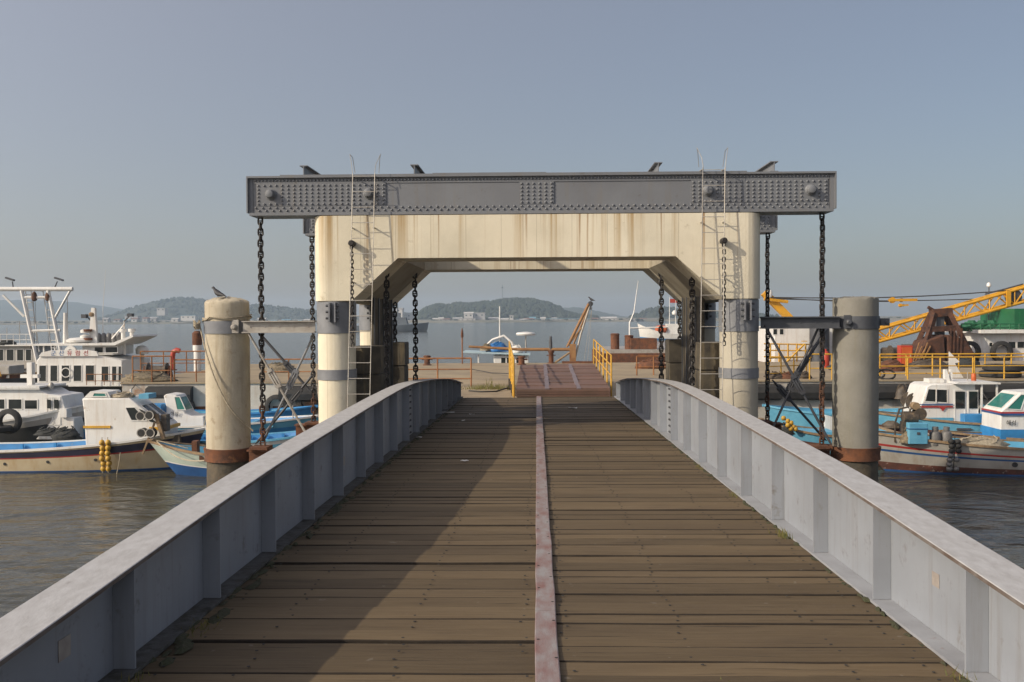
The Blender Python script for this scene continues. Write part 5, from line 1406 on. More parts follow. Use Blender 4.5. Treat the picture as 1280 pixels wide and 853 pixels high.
mast(t, LX(t, 149, 46), -.8, z2, LZ(402, 149, 46), .05); MB().tube([(LX(t, 149, 46), -.8, LZ(406, 149, 46)), (LX(t, 133, 46), -.8, LZ(424, 133, 46))], .035, 6).build('mast_stay', M['white'], t)
b = MB(); b.bar((LX(t, 149, 46), -.8, LZ(402, 149, 46)), (LX(t, 157, 46), -.8, LZ(394, 157, 46)), .05, .05); b.box((LX(t, 154, 46), -.95, LZ(396, 157, 46)), (LX(t, 160, 46), -.65, LZ(392, 157, 46))); b.build('flood_lamp', M['darksteel'], t)
b = MB(); b.bar((xm - .1, -.8, LZ(402, 149, 46)), (LX(t, 100, 46), -.8, LZ(393, 100, 46)), .05, .05); b.box((LX(t, 96, 46), -.95, LZ(398, 100, 46)), (LX(t, 102, 46), -.65, LZ(393, 100, 46))); b.build('flood_lamp', M['darksteel'], t)
for k in range(5):
    px = 121 + k * 6.5
    MB().lathe([(.11, 0), (.15, .12), (.13, .35), (.06, .45)], (LX(t, px, 46.6), -.6, z3 + .1), 10).build('deck_lamp', M['gascyl'], t, smooth=40)
for k in range(2):
    MB().lathe([(.1, 0), (.1, .35), (.17, .36), (.17, .5)], (LX(t, 154 + k * 11, 46.6), -.8, z3 + .25), 10).build('roof_vent', M['white'], t, smooth=40)
mast(t, LX(t, 77, 46), -1.0, z3, LZ(391, 77, 46), .14, 'white', 'funnel')
railing((t.location.x + LX(t, 108, 45.4), 45.45, zb - .05), (t.location.x + LX(t, 152, 45.4), 45.45, zb - .05), .5, 5, 2, 'orange', 'low orange guard rail beside the lettered wheelhouse', .018)

heap(gp(184, 37.8), 1.1, .5, .35, 'brown net heap on the left corner of the pontoon', 'net', 'net', 71)
# --- ship with a white A shaped gantry behind it
Y = 60.0
t = thing('gantry_ship', 'grey working ship carrying a white stern gantry with ladders', 'ship', (P(105, 470, Y).x, Y, 0), 0)
hull(t, 16, 4.6, 1.5, .3, [(.1, 'redbottom'), (1.0, 'blackhull')], inner='greyhull', deck='greyhull', gun='greyhull', bul=.15, blunt=.2)
o, rect, face, side = cabin(t, [(LX(t, -60, 58), 1.3), (LX(t, -60, 58), LZ(433, 0, 58)), (LX(t, 34, 58), LZ(433, 0, 58)), (LX(t, 40, 58), LZ(446, 0, 58)), (LX(t, 45, 58), 1.3)], 1.6, 1.55, 'greyhull')
for p0, p1 in ((4, 14), (17, 26), (-10, 1), (28, 36)): rect(-1, LX(t, p0, 58), LX(t, p1, 58), LZ(452, 0, 58), LZ(437, 0, 58))
MB().box((LX(t, -60, 58), -1.8, LZ(433, 0, 58)), (LX(t, 42, 58), 1.8, LZ(433, 0, 58) + .08)).build('roof', M['white'], t)
def q(px, py, y=-1.9): return (LX(t, px, Y + y), y, LZ(py, px, Y + y))
MB().tube([q(-25, 361.5), q(93, 361.5)], .13, 8).build('gantry_beam', M['white'], t, smooth=50)
for top, bot, nm in (((29, 362), (48, 455), 'gantry_leg'), ((62, 362), (80, 455), 'gantry_leg'), ((90, 363), (70, 398), 'gantry_stay'), ((6, 369), (32, 396), 'gantry_stay')):
    MB().tube([q(*top), q(*bot)], .11 if nm == 'gantry_leg' else .07, 7).build(nm, M['white'], t, smooth=50)
for z_ in ((38, 414, 77, 413), (30, 372, 62, 372)): MB().tube([q(z_[0], z_[1]), q(z_[2], z_[3])], .08, 6).build('cross_bar', M['white'], t, smooth=50)
for xa, xb in ((34, 43), (56, 66)):
    b = MB()
    for dx in (0, 7): b.tube([q(xa + dx, 364, -1.6), q(xb + dx, 440, -1.6)], .03, 5)
    for k in range(8):
        s_ = (k + .5) / 8; b.tube([q(xa + (xb - xa) * s_, 364 + 76 * s_, -1.6), q(xa + (xb - xa) * s_ + 7, 364 + 76 * s_, -1.6)], .022, 5)
    b.build('ladder', M['white'], t)
for px in (45, 62):
    p = q(px, 371); MB().lathe([(.05, -.28), (.15, -.2), (.17, 0), (.12, .2), (.04, .3)], p, 10).build('pulley_block', M['chainrust'], t, smooth=40)
    b = MB()
    for d_ in (-1.2, 1.2): b.tube([(p[0] + d_ * .04, p[1], p[2] - .2), q(px + d_ + 1, 446)], .012, 4)
    b.build('cable', M['darksteel'], t)
for px in (19, 70):
    b = MB(); s_ = 1 if px == 19 else -1
    b.tube([q(px, 361), q(px + (-1 if px == 19 else 4), 352)], .035, 5); p = q(px + (-4 if px == 19 else 6), 349); b.bar((p[0] - .25, p[1], p[2] + .08), (p[0] + .25, p[1], p[2] - .08), .2, .1); b.build('flood_lamp', M['darksteel'], t)
for px, pt in ((26, 402), (10, 410), (86, 372), (0, 412)): MB().tube([q(px, 446, -1.0), q(px, pt, -1.0)], .022, 5).build('aerial', M['galv'], t)
for k in range(7):
    MB().tube([q(-6 + k * 8, 433, -1.75), q(-6 + k * 8, 418, -1.75)], .02, 5).build('rail_post', M['white'], t)
for py in (418, 425): MB().tube([q(-20, py, -1.75), q(46, py, -1.75)], .018, 5).build('rail', M['white'], t)
tag(heap((P(6, 432, 58.4).x, 58.6, LZ(433, 5, 58.4) + .08), .6, .5, .3, 'dark raft bundle on the gantry ship roof', 'netdark', 'bundle', 31, 'raft_bundle'))
Y = 54
t = thing('work_boat', 'low brown work boat in front of the gantry ship', 'boat', (P(48, 475, Y).x, Y, 0), 0)
hull(t, 8, 2.4, 1.55, .1, [(.1, 'redbottom'), (.85, 'blackhull'), (1.0, 'rust')], inner='wornwood', deck='wornwood', gun='wornwood', bul=.2, blunt=.2)
b = MB().box((-3.5, -.8, 1.4), (-1.2, .8, 2.05)); b.build('deck_house', M['greyhull'], t)
for k in range(4): MB().tube([(-4.2 + k * .9, -1.05, 1.5), (-4.2 + k * .9 - .2, -1.05, 2.2)], .03, 6).build('stanchion', M['yellow'], t)

# ================================================================ BOATS BEYOND THE PONTOON, MIDDLE
Y = 55.5
t = thing('fishing_boat', 'white fishing boat with flat light blue canopy behind the derrick boom', 'boat', (P(577, 460, Y).x, Y, 0), R(180))
hull(t, 7.5, 2.2, 1.35, .3, [(.1, 'redbottom'), (.8, 'white'), (1.0, 'paleblue')], inner='white', deck='white', gun='paleblue', bul=.2)
a, c = LX(t, 619, 54.6), LX(t, 661, 54.6); zc_ = LZ(444.5, 640, 54.6)
o, rect, face, side = cabin(t, [(a, 1.1), (a + .1, zc_), (c, zc_), (c, 1.1)], .75, .75)
rect(1, LX(t, 655, 54.6), LX(t, 645, 54.6), 1.5, zc_ - .1); rect(1, LX(t, 640, 54.6), LX(t, 626, 54.6), 1.5, zc_ - .1)
x0_, x1_ = LX(t, 579, 54.4), LX(t, 663, 54.4)
MB().add([(x0_, -1.0, zc_ + .16), (x0_, 1.0, zc_ + .16), (x1_, 1.0, zc_), (x1_, -1.0, zc_), (x0_, -1.0, zc_ + .24), (x0_, 1.0, zc_ + .24), (x1_, 1.0, zc_ + .1), (x1_, -1.0, zc_ + .1)], [(0, 1, 2, 3), (7, 6, 5, 4), (0, 4, 5, 1), (1, 5, 6, 2), (2, 6, 7, 3), (3, 7, 4, 0)]).build('canopy', M['paleblue'], t)
for px in (598, 633): MB().box((LX(t, px, 54.6) - .04, .7, 1.1), (LX(t, px, 54.6) + .04, .78, zc_ + .05)).build('canopy_post', M['white'], t)
mast(t, LX(t, 625, 55), .2, zc_, LZ(383, 625, 55.2), .05)
MB().lathe([(.08, 0), (.5, .02), (.55, .09), (.5, .17), (.1, .22)], (LX(t, 657.5, 55), .2, LZ(420, 657, 55)), 20).build('radar_dome', M['white'], t, smooth=50); mast(t, LX(t, 657.5, 55), .2, zc_, LZ(420, 657, 55), .05, 'galv', 'radar_post')
MB().tube([(LX(t, 604, 55), .3, LZ(436, 600, 55)), (LX(t, 616, 55), .3, LZ(425, 616, 55)), (LX(t, 630, 55), .3, LZ(420, 630, 55)), (LX(t, 640, 55), .3, LZ(428, 640, 55)), (LX(t, 644, 55), .3, LZ(440, 644, 55))], .07, 8).build('gallows', M['white'], t, smooth=60)
tag(heap((P(622, 438, 55.2).x, 55.2, zc_ + .2), .62, .5, .5, 'blue tarpaulin bundle on the flat canopy', 'tarp', 'tarpaulin', 41, 'tarpaulin'))
tag(heap((P(608, 438, 55.0).x, 55.0, zc_ + .26), .35, .3, .35, 'brown gear bundle beside the blue tarpaulin', 'net', 'gear', 42, 'gear_heap'))
tag(heap((P(645, 438, 55.0).x, 55.0, zc_ + .12), .4, .4, .42, 'white folded liferaft bundle on the flat canopy', 'white', 'bundle', 43, 'raft_bundle'))
t = thing('marker_pole', 'thin rusty marker pole with lantern standing left of the canopy boat', 'pole', gp(578, 51.5))
MB().tube([(0, 0, 0), (0, 0, 1.55)], .035, 6).build('pole', M['orange'], t); MB().lathe([(.04, 1.35), (.07, 1.4), (.07, 1.55), (.02, 1.85)], (0, 0, 0), 10).build('lantern', M['rust'], t, smooth=40)

# rusty barge right of the ramp
Y = 57.0
t = thing('barge', 'rusty flat barge with pale deck plate right of the ramp', 'barge', (P(750, 460, Y).x, Y, 0), 0)
MB().box((0, -2.5, -.6), (11, 5, 1.6)).build('hull', M['rust'], t)
b = MB().box((-.2, -2.7, 1.601), (5.2, 4.6, 2.55)); b.build('cargo_plates', M['rust'], t)
MB().box((.1, -2.4, 2.551), (4.2, 4.4, 2.75)).build('deck_plate', M['galv'], t)
for px, h_ in ((766, .85), (783, .75)):
    x = P(px, 440, Y).x - t.location.x; MB().lathe([(.26, 2.7), (.24, 2.75), (.24, 2.7 + h_), (.27, 2.72 + h_), (.2, 2.78 + h_)], (x, -1.6, 0), 14).build('bollard', M['rust'], t, smooth=40)
MB().box((1.55, -2.1, 2.76), (3.0, -.6, 3.35)).build('rusty_crate', M['rust'], t)
MB().box((3.3, -2.3, 2.0), (6.2, 2.0, 2.5)).build('plank_pile', M['wornwood'], t)
x = P(787, 440, Y).x - t.location.x
MB().tube([(x, 0, 2.7), (x, 0, 4.2), (x + .25, 0, 4.8), (x + .5, 0, 6.6)], [.045, .04, .03, .015], 6).build('white_mast', M['white'], t, smooth=60)
MB().tube([(x, 0, 3.9), (x + 2.2, 0, 3.95)], .04, 5).build('mast_arm', M['white'], t)
for (xa, za, xb, zb_) in ((4.0, 2.6, 6.6, 1.9), (4.4, 3.0, 6.9, 2.2), (5.0, 2.4, 7.4, 2.5)): MB().bar((xa, -2.2, za), (xb, -2.4, zb_), .16, .06).build('plank', M['wornwood'], t)
# distant boats
t = thing('distant_boat', 'distant white trawler with orange liferaft and red flags', 'boat', (P(797, 424, 200).x, 200, 0), R(180))
hull(t, 12, 3.4, 1.1, 2.2, [(.2, 'blue'), (1.0, 'white')], inner='white', deck='white', gun='white', bul=.4)
cabin(t, [(-6, 1), (-5.6, 3.2), (-8, 3.2), (-8.4, 1)], 1.1, 1.0)
MB().lathe([(.2, -1.2), (.75, -.9), (.9, 0), (.75, .9), (.2, 1.2)], (-4.6, .8, 2.1), 14, axis='X').build('liferaft', M['lifeorange'], t, smooth=50)
mast(t, -6.4, 0, 3, 8.6, .1); mast(t, -7.6, 0, 3, 9, .08)
MB().lathe([(.1, -.5), (.5, -.3), (.55, .1), (.2, .5)], (-7.4, 0, 5.4), 12).build('radome', M['white'], t, smooth=50)
for x in (-6.4, -7.6): MB().box((x - .1 - 1.2, -.02, 7.4), (x - .1, .02, 8.2)).build('flag', M['red'], t)
t = thing('grey_ship', 'grey patrol ship far out seen past the left rear chain', 'ship', (P(536, 413, 350).x, 350, 0), 0)
hull(t, 26, 5, 2.0, 1.2, [(1.0, 'greyship')], inner='greyship', deck='greyship', gun='greyship', bul=.3)
cabin(t, [(-15, 1.5), (-14.5, 5), (-8, 5), (-7, 1.5)], 1.8, 1.5, 'greyship'); mast(t, -11, 0, 5, 10.5, .3, 'greyship'); MB().box((-13, -1, 5.01), (-10, 1, 6.6)).build('bridge_deck', M['greyship'], t)

# ================================================================ CRANE BARGE, RIGHT
Y = 60.0
t = thing('crane_barge', 'crane barge with white deckhouses beyond the yellow railings', 'barge', (P(950, 470, Y).x, Y, 0), 0)
def q(px, py, y=0.0):
    p = P(px, py, Y + y); return (p.x - t.location.x, y, p.z)
x1_ = q(1420, 460)[0]
MB().box((0, -3.5, -.8), (x1_, 9, 1.7)).build('hull', M['blackhull'], t)
MB().box((-.1, -3.6, 1.701), (x1_ + .1, 9.1, 1.78)).build('deck', M['rust'], t)
# left white house
o, rect, face, side = cabin(t, [(q(956, 460)[0], 1.7), (q(956, 460)[0], q(960, 408)[2]), (q(1050, 408)[0], q(960, 408)[2]), (q(1050, 408)[0], 1.7)], 2.4, 2.4, 'white', 'deckhouse')
for p0, p1 in ((966, 972), (974, 980)): rect(-1, q(p0, 420, -2.4)[0], q(p1, 420, -2.4)[0], q(970, 419, -2.4)[2], q(970, 411, -2.4)[2])
MB().lathe([(.55, 1.7), (.55, q(1024, 408)[2])], (q(1023, 420, -2.9)[0], -3.1, 0), 16).build('tank', M['darksteel'], t, smooth=40)
for px in (963, 974, 985, 996, 1007):
    MB().tube([q(px, 466, -3.3), q(px, 430, -3.3)], .05, 5).build('rail_post', M['yellow'], t)
for py in (430, 438, 446, 455): MB().tube([q(955, py, -3.3), q(1035, py + 1, -3.3)], .04, 5).build('rail', M['yellow'], t)
for k in range(7): MB().box((q(978 + k * 4, 460, -3.45)[0], -3.75, 1.78 + k * .22), (q(983 + k * 4, 460, -3.45)[0], -3.4, 1.82 + k * .22)).build('stair_tread', M['yellow'], t)
MB().tube([q(974, 462, -3.78), q(1006, 430, -3.78)], .05, 5).build('stair_rail', M['yellow'], t)
# right white house with green machinery house on top
o, rect, face, side = cabin(t, [(q(1206, 462)[0], 1.7), (q(1206, 462)[0], q(1206, 416)[2]), (q(1420, 416)[0], q(1206, 416)[2]), (q(1420, 462)[0], 1.7)], 2.4, 2.4, 'white', 'deckhouse')
MB().box((q(1199, 414)[0], -2.9, q(1206, 416)[2]), (q(1420, 414)[0], 2.9, q(1206, 416)[2] + .2)).build('roof_edge', M['white'], t)
for p0, p1, b0, b1 in ((1236, 1241, 434, 428), (1260, 1270, 436, 427), (1271, 1281, 436, 427), (1283, 1293, 436, 427)): rect(-1, q(p0, 420, -2.4)[0], q(p1, 420, -2.4)[0], q(1240, b0, -2.4)[2], q(1240, b1, -2.4)[2])
rect(-1, q(1224, 420, -2.4)[0], q(1233, 420, -2.4)[0], 1.8, q(1240, 421, -2.4)[2], 'white', 'white', 'door')
zr = q(1206, 416)[2] + .21
o2 = MB().box((q(1246, 400)[0], -2.2, zr), (q(1420, 400)[0], 2.2, q(1240, 386.5)[2])).build('machinery_house', M['green'], t)
for k in range(4): MB().box((q(1252 + k * 12, 400)[0], -2.26, zr + .12), (q(1260 + k * 12, 400)[0], -2.201, q(1240, 391)[2])).build('louvre_panel', M['green'], o2)
for k in range(8): MB().tube([q(1202 + k * 12, 414, -2.7), q(1202 + k * 12, 405, -2.7)], .04, 5).build('roof_post', M['green'], t)
for py in (405, 409.5): MB().tube([q(1202, py, -2.7), q(1300, py, -2.7)], .035, 5).build('roof_rail', M['green'], t)
b = MB()
for k in range(9): b.lathe([(.2, -.2), (.35, 0), (.2, .25)], q(1206 + k * 4.2, 410 - (k % 3) * 2, -1.5), 8)
b.build('roof_gear', M['green'], t)
for px in (1212, 1252):
    tyre(Vector(t.location) + Vector(q(px, 440, -2.7)) + Vector((0, 0, 0)), .62, .3, 'large tyre fender hung on the wall beside the door of the right deckhouse' if px == 1252 else 'large tyre fender at the corner of the right deckhouse', 'Y')
# dark machinery under the boom
for k, (p0, p1, a_, c_) in enumerate(((1094, 1118, 434, 462), (1118, 1136, 430, 462), (1140, 1172, 436, 462), (1176, 1205, 440, 462))):
    o = MB().box((q(p0, 440)[0], -2.6 + k * .2, 1.78), (q(p1, 440)[0], -.8, q(p0, a_)[2])).build('winch_housing', M['machine'], t); bevel(o, .1, 1)
b = MB()
for k in range(5): b.lathe([(.5, -.5), (.5, -.42), (.3, -.4), (.3, .4), (.5, .42), (.5, .5)], (q(1100 + k * 18, 450)[0], -3.0, 2.35), 14, axis='X')
b.build('winch_drums', M['machine'], t, smooth=40)

# lattice boom
bm = thing('crane_boom', 'yellow lattice crane boom rising to the right over the barge', 'crane boom', (0, 0, 0))
A0, A1 = P(1078, 432, 60), P(1420, 338, 60)
B0, B1 = P(1078, 417, 60), P(1420, 318, 60)
# the boom: four chords, braced, slightly deeper in the middle
def chordpt(s, top, y):
    lo = A0.lerp(A1, s); hi = B0.lerp(B1, s)
    return (hi if top else lo) + Vector((0, y, 0))
hw_ = .45
chords = [(tp, y) for tp in (0, 1) for y in (-hw_, hw_)]
for tp, y in chords: MB().tube([chordpt(0, tp, y), chordpt(1, tp, y)], .09, 8).build('chord', M['craneyellow'], bm, smooth=50)
nb = 22
for k in range(nb):
    s0_, s1_ = k / nb, (k + 1) / nb
    for y in (-hw_, hw_):
        MB().tube([chordpt(s0_, k % 2, y), chordpt(s1_, 1 - k % 2, y)], .045, 6).build('lacing', M['craneyellow'], bm, smooth=50)
    if k % 2 == 0: MB().tube([chordpt(s0_, 0, -hw_), chordpt(s0_, 1, -hw_)], .045, 5).build('lacing', M['craneyellow'], bm)
    for tp in (0, 1): MB().tube([chordpt(s0_, tp, -hw_ if k % 2 else hw_), chordpt(s1_, tp, hw_ if k % 2 else -hw_)], .045, 5).build('lacing', M['craneyellow'], bm)
for s_ in (.30, .52, .62):
    b = MB(); p = chordpt(s_, 0, 0); p2 = chordpt(s_, 1, 0)
    b.bar(p + Vector((0, -.55, 0)), p2 + Vector((0, -.55, .1)), .25, .12); b.build('splice_frame', M['craneyellow'], bm)
b = MB().tube([chordpt(.50, 1, -.3) + Vector((-.9, 0, .02)), chordpt(.5, 1, -.3) + Vector((0, 0, .22)), chordpt(.58, 1, -.3) + Vector((0, 0, .2))], .05, 6); b.build('wire_guide', M['darksteel'], bm)
b = MB().lathe([(.42, -.1), (.48, -.08), (.48, .08), (.42, .1)], chordpt(.52, .0, -.3) + Vector((.4, 0, .55)), 16, axis='Y'); b.build('guide_sheave', M['darksteel'], bm, smooth=40)
# pendant lines with tackle blocks
def wire(p0, p1, sag, label, r=.03):
    p0, p1 = Vector(p0), Vector(p1)
    b = MB().tube([p0.lerp(p1, i / 12) - Vector((0, 0, sag * math.sin(math.pi * i / 12))) for i in range(13)], r, 5)
    return tag(b.build('pendant_wire', M['darkrope'], None, 60), label, 'wire')
wire(P(962, 372, 60), P(1300, 360, 60), .25, 'upper black pendant wire running to the crane mast', .035)
wire(P(962, 373.5, 60.5), P(1225, 374, 60.5), .12, 'lower black pendant wire passing over the rusty grab', .03)
wire(P(964, 372, 59.5), P(1111, 377, 59.5), .08, 'short black pendant wire ending at the yellow tackle', .03)
for (xa, xb, py, r_, lb_) in ((1111, 1146, 375.5, .12, 'yellow tackle block on the upper pendant wire'), (1124, 1135, 382, .07, 'small yellow shackle on the lower pendant wire')):
    pa, pb = P(xa, py, 60), P(xb, py - .5, 60); c = (pa + pb) / 2
    k = thing('tackle_block', lb_, 'tackle', c)
    b = MB()
    for sg in (-1, 1): b.bar((pa - c) + Vector((0, sg * .09, 0)), (pb - c) + Vector((0, sg * .09, 0)), .04, r_ * 1.3)
    b.build('cheek_plate', M['craneyellow'], k)
    MB().lathe([(r_ * 1.5, -.07), (r_ * 1.5, .07)], (pa - c) * .75, 12, axis='Y').build('sheave', M['craneyellow'], k); MB().lathe([(r_, -.08), (r_, .08)], (pa - c) * .1, 12, axis='Y').build('pin', M['darksteel'], k)
t2 = thing('crane_mast', 'slanting yellow mast strut behind the right column', 'crane mast', (0, 0, 0))
pa, pb = P(955, 366, 60), P(1012, 424, 60)
MB().bar(pa, pb, .45, .42).build('strut', M['craneyellow'], t2)
MB().tube([P(955, 374, 59.6), P(985, 377.5, 59.6)], .1, 6).build('head_bar', M['craneyellow'], t2, smooth=50)
MB().lathe([(.12, 0), (.16, .1), (.16, .35), (.1, .45)], P(962, 372, 59.6), 10).build('lamp', M['white'], t2, smooth=40)
t2 = thing('signal_mast', 'thin mast with white lamp above the crane boom', 'mast', P(1236, 376, 60.8))
MB().tube([(0, 0, -2.5), (0, 0, .85)], .035, 5).build('pole', M['darksteel'], t2); MB().lathe([(.06, .8), (.13, .86), (.13, 1.0), (.05, 1.1)], (0, 0, 0), 10).build('lamp', M['white'], t2, smooth=40); MB().bar((-.25, 0, .35), (.25, 0, .35), .04, .04).build('cross_arm', M['darksteel'], t2)

# clamshell grab, rusty
gr = thing('clamshell_grab', 'large rusty clamshell grab bucket standing on the barge deck', 'grab', (P(1176, 455, 56.9).x, 56.9, 1.78))
def g(px, py, y=0.0):
    p = P(px, py, 56.9); return (p.x - gr.location.x, y, p.z - 1.78)
b = MB(); b.bar(g(1164, 392), g(1188, 390), .7, .45); b.bar(g(1160, 384), g(1170, 390), .15, .15); b.build('head', M['grabrust'], gr)
for y in (-.75, .75):
    for top, bot in (((1166, 392), (1146, 446)), ((1184, 391), (1206, 440))):
        MB().bar(g(*top, y * .4), g(*bot, y), .22, .26).build('arm', M['grabrust'], gr)
MB().bar(g(1156, 412), g(1196, 410), 1.1, .3).build('cross_beam', M['grabrust'], gr)
MB().bar(g(1174, 396), g(1175, 440), .4, .45).build('closing_block', M['darksteel'], gr)
for pts_, nm in (([(1140, 448), (1150, 426), (1172, 418), (1174, 456), (1150, 458)], 'shell'), ([(1176, 418), (1198, 424), (1211, 444), (1204, 456), (1176, 456)], 'shell')):
    pp = [(g(*a)[0], g(*a)[2]) for a in pts_]
    o = MB().prism(pp, -.95, .95, 'Y').build(nm, M['grabrust'], gr); bevel(o, .05, 1)
    for k in range(4):
        x_ = pp[-1][0] + (pp[0][0] - pp[-1][0]) * (k + .5) / 4 if nm == 'x' else pp[0][0] + (.12 + .2 * k) * (1 if pts_[0][0] < 1170 else 1)
        MB().bar((x_, -.98, max(.02, pp[0][1] * .2)), (x_ + .05, -.98, pp[0][1] + .35), .08, .06).build('tooth_rib', M['grabrust'], o)
b = MB()
for k in range(5): b.bar(g(1131 + k * 3.2, 452 - k * .6, -1.2), g(1140 + k * 3.4, 428 + (k % 3) * 4, -1.1), .06, .06)
tag(b.build('pipe_bundle', M['derrick'], None, None, gr.location), 'leaning orange pipes stacked against the rusty grab', 'pipes')

# ================================================================ BOATS ON THE RIGHT
# --- nearest: worn grey white hull with red and blue stripes
Y = 29.2
t = boat('worn grey white hull with red and blue stripes and gas bottles aboard', 1066, 555, Y, R(176.5))
hR = hull(t, 11, 2.1, .70, .52, [(.05, 'deepblue'), (.24, 'redbottom'), (.52, 'greyhull'), (.58, 'deepblue'), (.66, 'greyhull'), (.72, 'redstripe'), (.96, 'greyhull'), (1.0, 'navy')], inner='lightblue', deck='lightblue', gun='wornwood', bul=.3, rake=.9)
def lo(px, py, yl): # local point on this boat at lateral offset yl (positive towards the camera)
    return (LX(t, px, Y - yl), yl, LZ(py, px, Y - yl))
x0_, x1_ = lo(1157, 540, .6)[0], lo(1134, 540, .6)[0]
o = MB().box((x0_, .25, lo(1140, 554, .6)[2]), (x1_, .8, lo(1140, 528, .6)[2])).build('blue_chest', M['lightblue'], t); bevel(o, .015, 1)
MB().box((x0_ - .01, .24, lo(1140, 535.5, .6)[2]), (x1_ + .01, .812, lo(1140, 534.5, .6)[2])).build('lid_seam', M['deepblue'], o)
MB().box(((x0_ + x1_) / 2 - .04, .801, lo(1140, 542, .6)[2]), ((x0_ + x1_) / 2 + .04, .82, lo(1140, 539, .6)[2])).build('latch', M['darksteel'], o)
for px, z_ in ((1169, 0), (1183, 1)):
    c = Vector(t.location); p = P(px, 555, 28.45)
    k = thing('gas_bottle', 'dented dark grey gas bottle beside the blue chest' if not z_ else 'grey gas bottle with pale label, farther from the blue chest', 'gas bottle', (p.x, 28.45, LZ(557, px, 28.45)))
    MB().lathe([(.14, 0), (.155, .03), (.155, .30), (.13, .38), (.06, .42), (.05, .45)], (0, 0, 0), 18).build('body', M['gascyl'], k, smooth=40)
    MB().lathe([(.085, .42), (.085, .53), (.075, .53), (.075, .43)], (0, 0, 0), 14).build('collar', M['gascyl'], k, smooth=40)
    MB().lathe([(.03, .44), (.03, .5), (.015, .52)], (0, 0, 0), 8).build('valve', M['galv'], k)
# net hauler winch on the bow
wn = thing('net_hauler', 'greasy net hauling winch on bent pipe frame at the bow', 'winch', (P(1132, 540, 28.7).x, 28.7, LZ(553, 1132, 28.7)))
b = MB()
for x_ in (-.3, .02): b.tube([(x_, 0, 0), (x_, 0, .55), (x_ + .12, 0, .95), (x_ + .4, 0, 1.02)], .028, 6)
b.build('frame', M['machine'], wn, smooth=60)
MB().lathe([(.17, -.14), (.17, -.1), (.08, -.08), (.08, .08), (.17, .1), (.17, .14)], (.38, 0, .82), 16, axis='Y').build('drum', M['machine'], wn, smooth=40)
MB().lathe([(.10, -.22), (.17, -.2), (.17, .2), (.10, .22)], (.12, 0, .72), 14, axis='X').build('motor', M['machine'], wn, smooth=40)
MB().lathe([(.11, -.12), (.11, .12)], (.26, 0, 1.04), 14, axis='Y').build('gear_case', M['wornwood'], wn, smooth=40)
MB().box((-.12, -.12, .3), (.05, .12, .6)).build('valve_block', M['machine'], wn)
heap((wn.location.x + .1, 28.6, wn.location.z), .3, .25, .4, 'tangled net and rope hanging at the winch foot', 'net', 'net', 51)
ch_ = thing('fender_string', 'string of black fender floats hanging down the striped hull', 'fenders', (P(1194, 552, 28.0).x, 28.02, LZ(550, 1194, 28.0)))
for k in range(7):
    for sx in (-.1, .08):
        if k > 2 and sx > 0 and k % 2: continue
        MB().lathe([(.03, -.07), (.075, -.05), (.09, 0), (.075, .05), (.03, .07)], (0, 0, 0), 10).build('float', M['rubber'] if k < 3 else M['gascyl'], ch_, smooth=60, loc=(sx + .02 * math.sin(k), .05 * max(0, k - 2) * .5, -.05 - k * .13))
MB().tube([(0, 0, .15), (0, .02, -.4), (0, .09, -.85)], .014, 5).build('cord', M['darkrope'], ch_)
p_ = hR['pt'](1 - (P(1266, 580, 28.2).x - P(1066, 555, Y).x) / 11, .42, 1)
b = MB().lathe([(.03, -.06), (.07, -.05), (.07, .06)], (p_[0], p_[1], p_[2]), 12, axis='Y'); b.build('exhaust_port', M['rubber'], t)
heap((P(1225, 545, 28.9).x, 29.0, .58), .95, .4, .42, 'long heap of pale rope and net on the striped hull deck', 'rope', 'rope', 52, 'rope_heap')
heap((P(1257, 560, 28.4).x, 28.5, .5), .16, .14, .22, 'small yellow brown buoy bundle against the bulwark', 'float', 'buoy', 53, 'buoy_bundle')

# --- white cabin boat with red and blue side line
Y = 33.2
t = boat('blue and white boat with boxy white cabin, red heart mark and canopy', 1076, 530, Y, R(180))
hull(t, 9.5, 2.4, .95, .45, [(.1, 'redbottom'), (.55, 'lightblue'), (.7, 'redbottom'), (1.0, 'lightblue')], inner='lightblue', deck='lightblue', gun='wornwood', bul=.2)
Yc = 32.3
a, c = LX(t, 1151, Yc), LX(t, 1222, Yc); zb, zt = LZ(533, 1180, Yc), LZ(483, 1180, Yc); m_ = LX(t, 1193, Yc)
o, rect, face, side = cabin(t, [(a, zb - .3), (a - .02, zb + .55), (a - .25, zt - .02), (a - .4, zt + .06), (c, zt + .06), (c, zb - .3)], .8, .74)
side(1, [(LX(t, 1157, Yc), LZ(503, 1160, Yc)), (LX(t, 1187, Yc), LZ(505, 1187, Yc)), (LX(t, 1187, Yc), LZ(487, 1187, Yc)), (LX(t, 1162, Yc), LZ(486, 1160, Yc))])
MB().box((LX(t, 1172, Yc) - .012, .77, LZ(504, 1172, Yc)), (LX(t, 1172, Yc) + .012, .81, LZ(487, 1172, Yc))).build('mullion', M['white'], o)
for p0, p1 in ((1195, 1209), (1212, 1225)):
    rect(1, LX(t, p0, Yc), LX(t, p1, Yc), LZ(530, 1200, Yc), LZ(488, 1200, Yc), 'white', 'white', 'door_panel')
    MB().box((LX(t, p1 - 1.2, Yc), .78, LZ(511, 1200, Yc)), (LX(t, p0 + 1.2, Yc), .80, LZ(490, 1200, Yc))).build('pane', M['glass'], o)
for z_, m__, h_ in ((LZ(509, 1170, Yc), 'redstripe', .05), (LZ(506, 1170, Yc), 'deepblue', .03), (LZ(527, 1170, Yc), 'lightblue', .22)):
    MB().box((LX(t, 1193, Yc), .795, z_ - h_ / 2), (a + .002, .808 + (.003 if h_ > .1 else 0), z_ + h_ / 2)).build('side_line', M[m__], o)
hx, hz = LX(t, 1180, Yc), LZ(511, 1180, Yc)
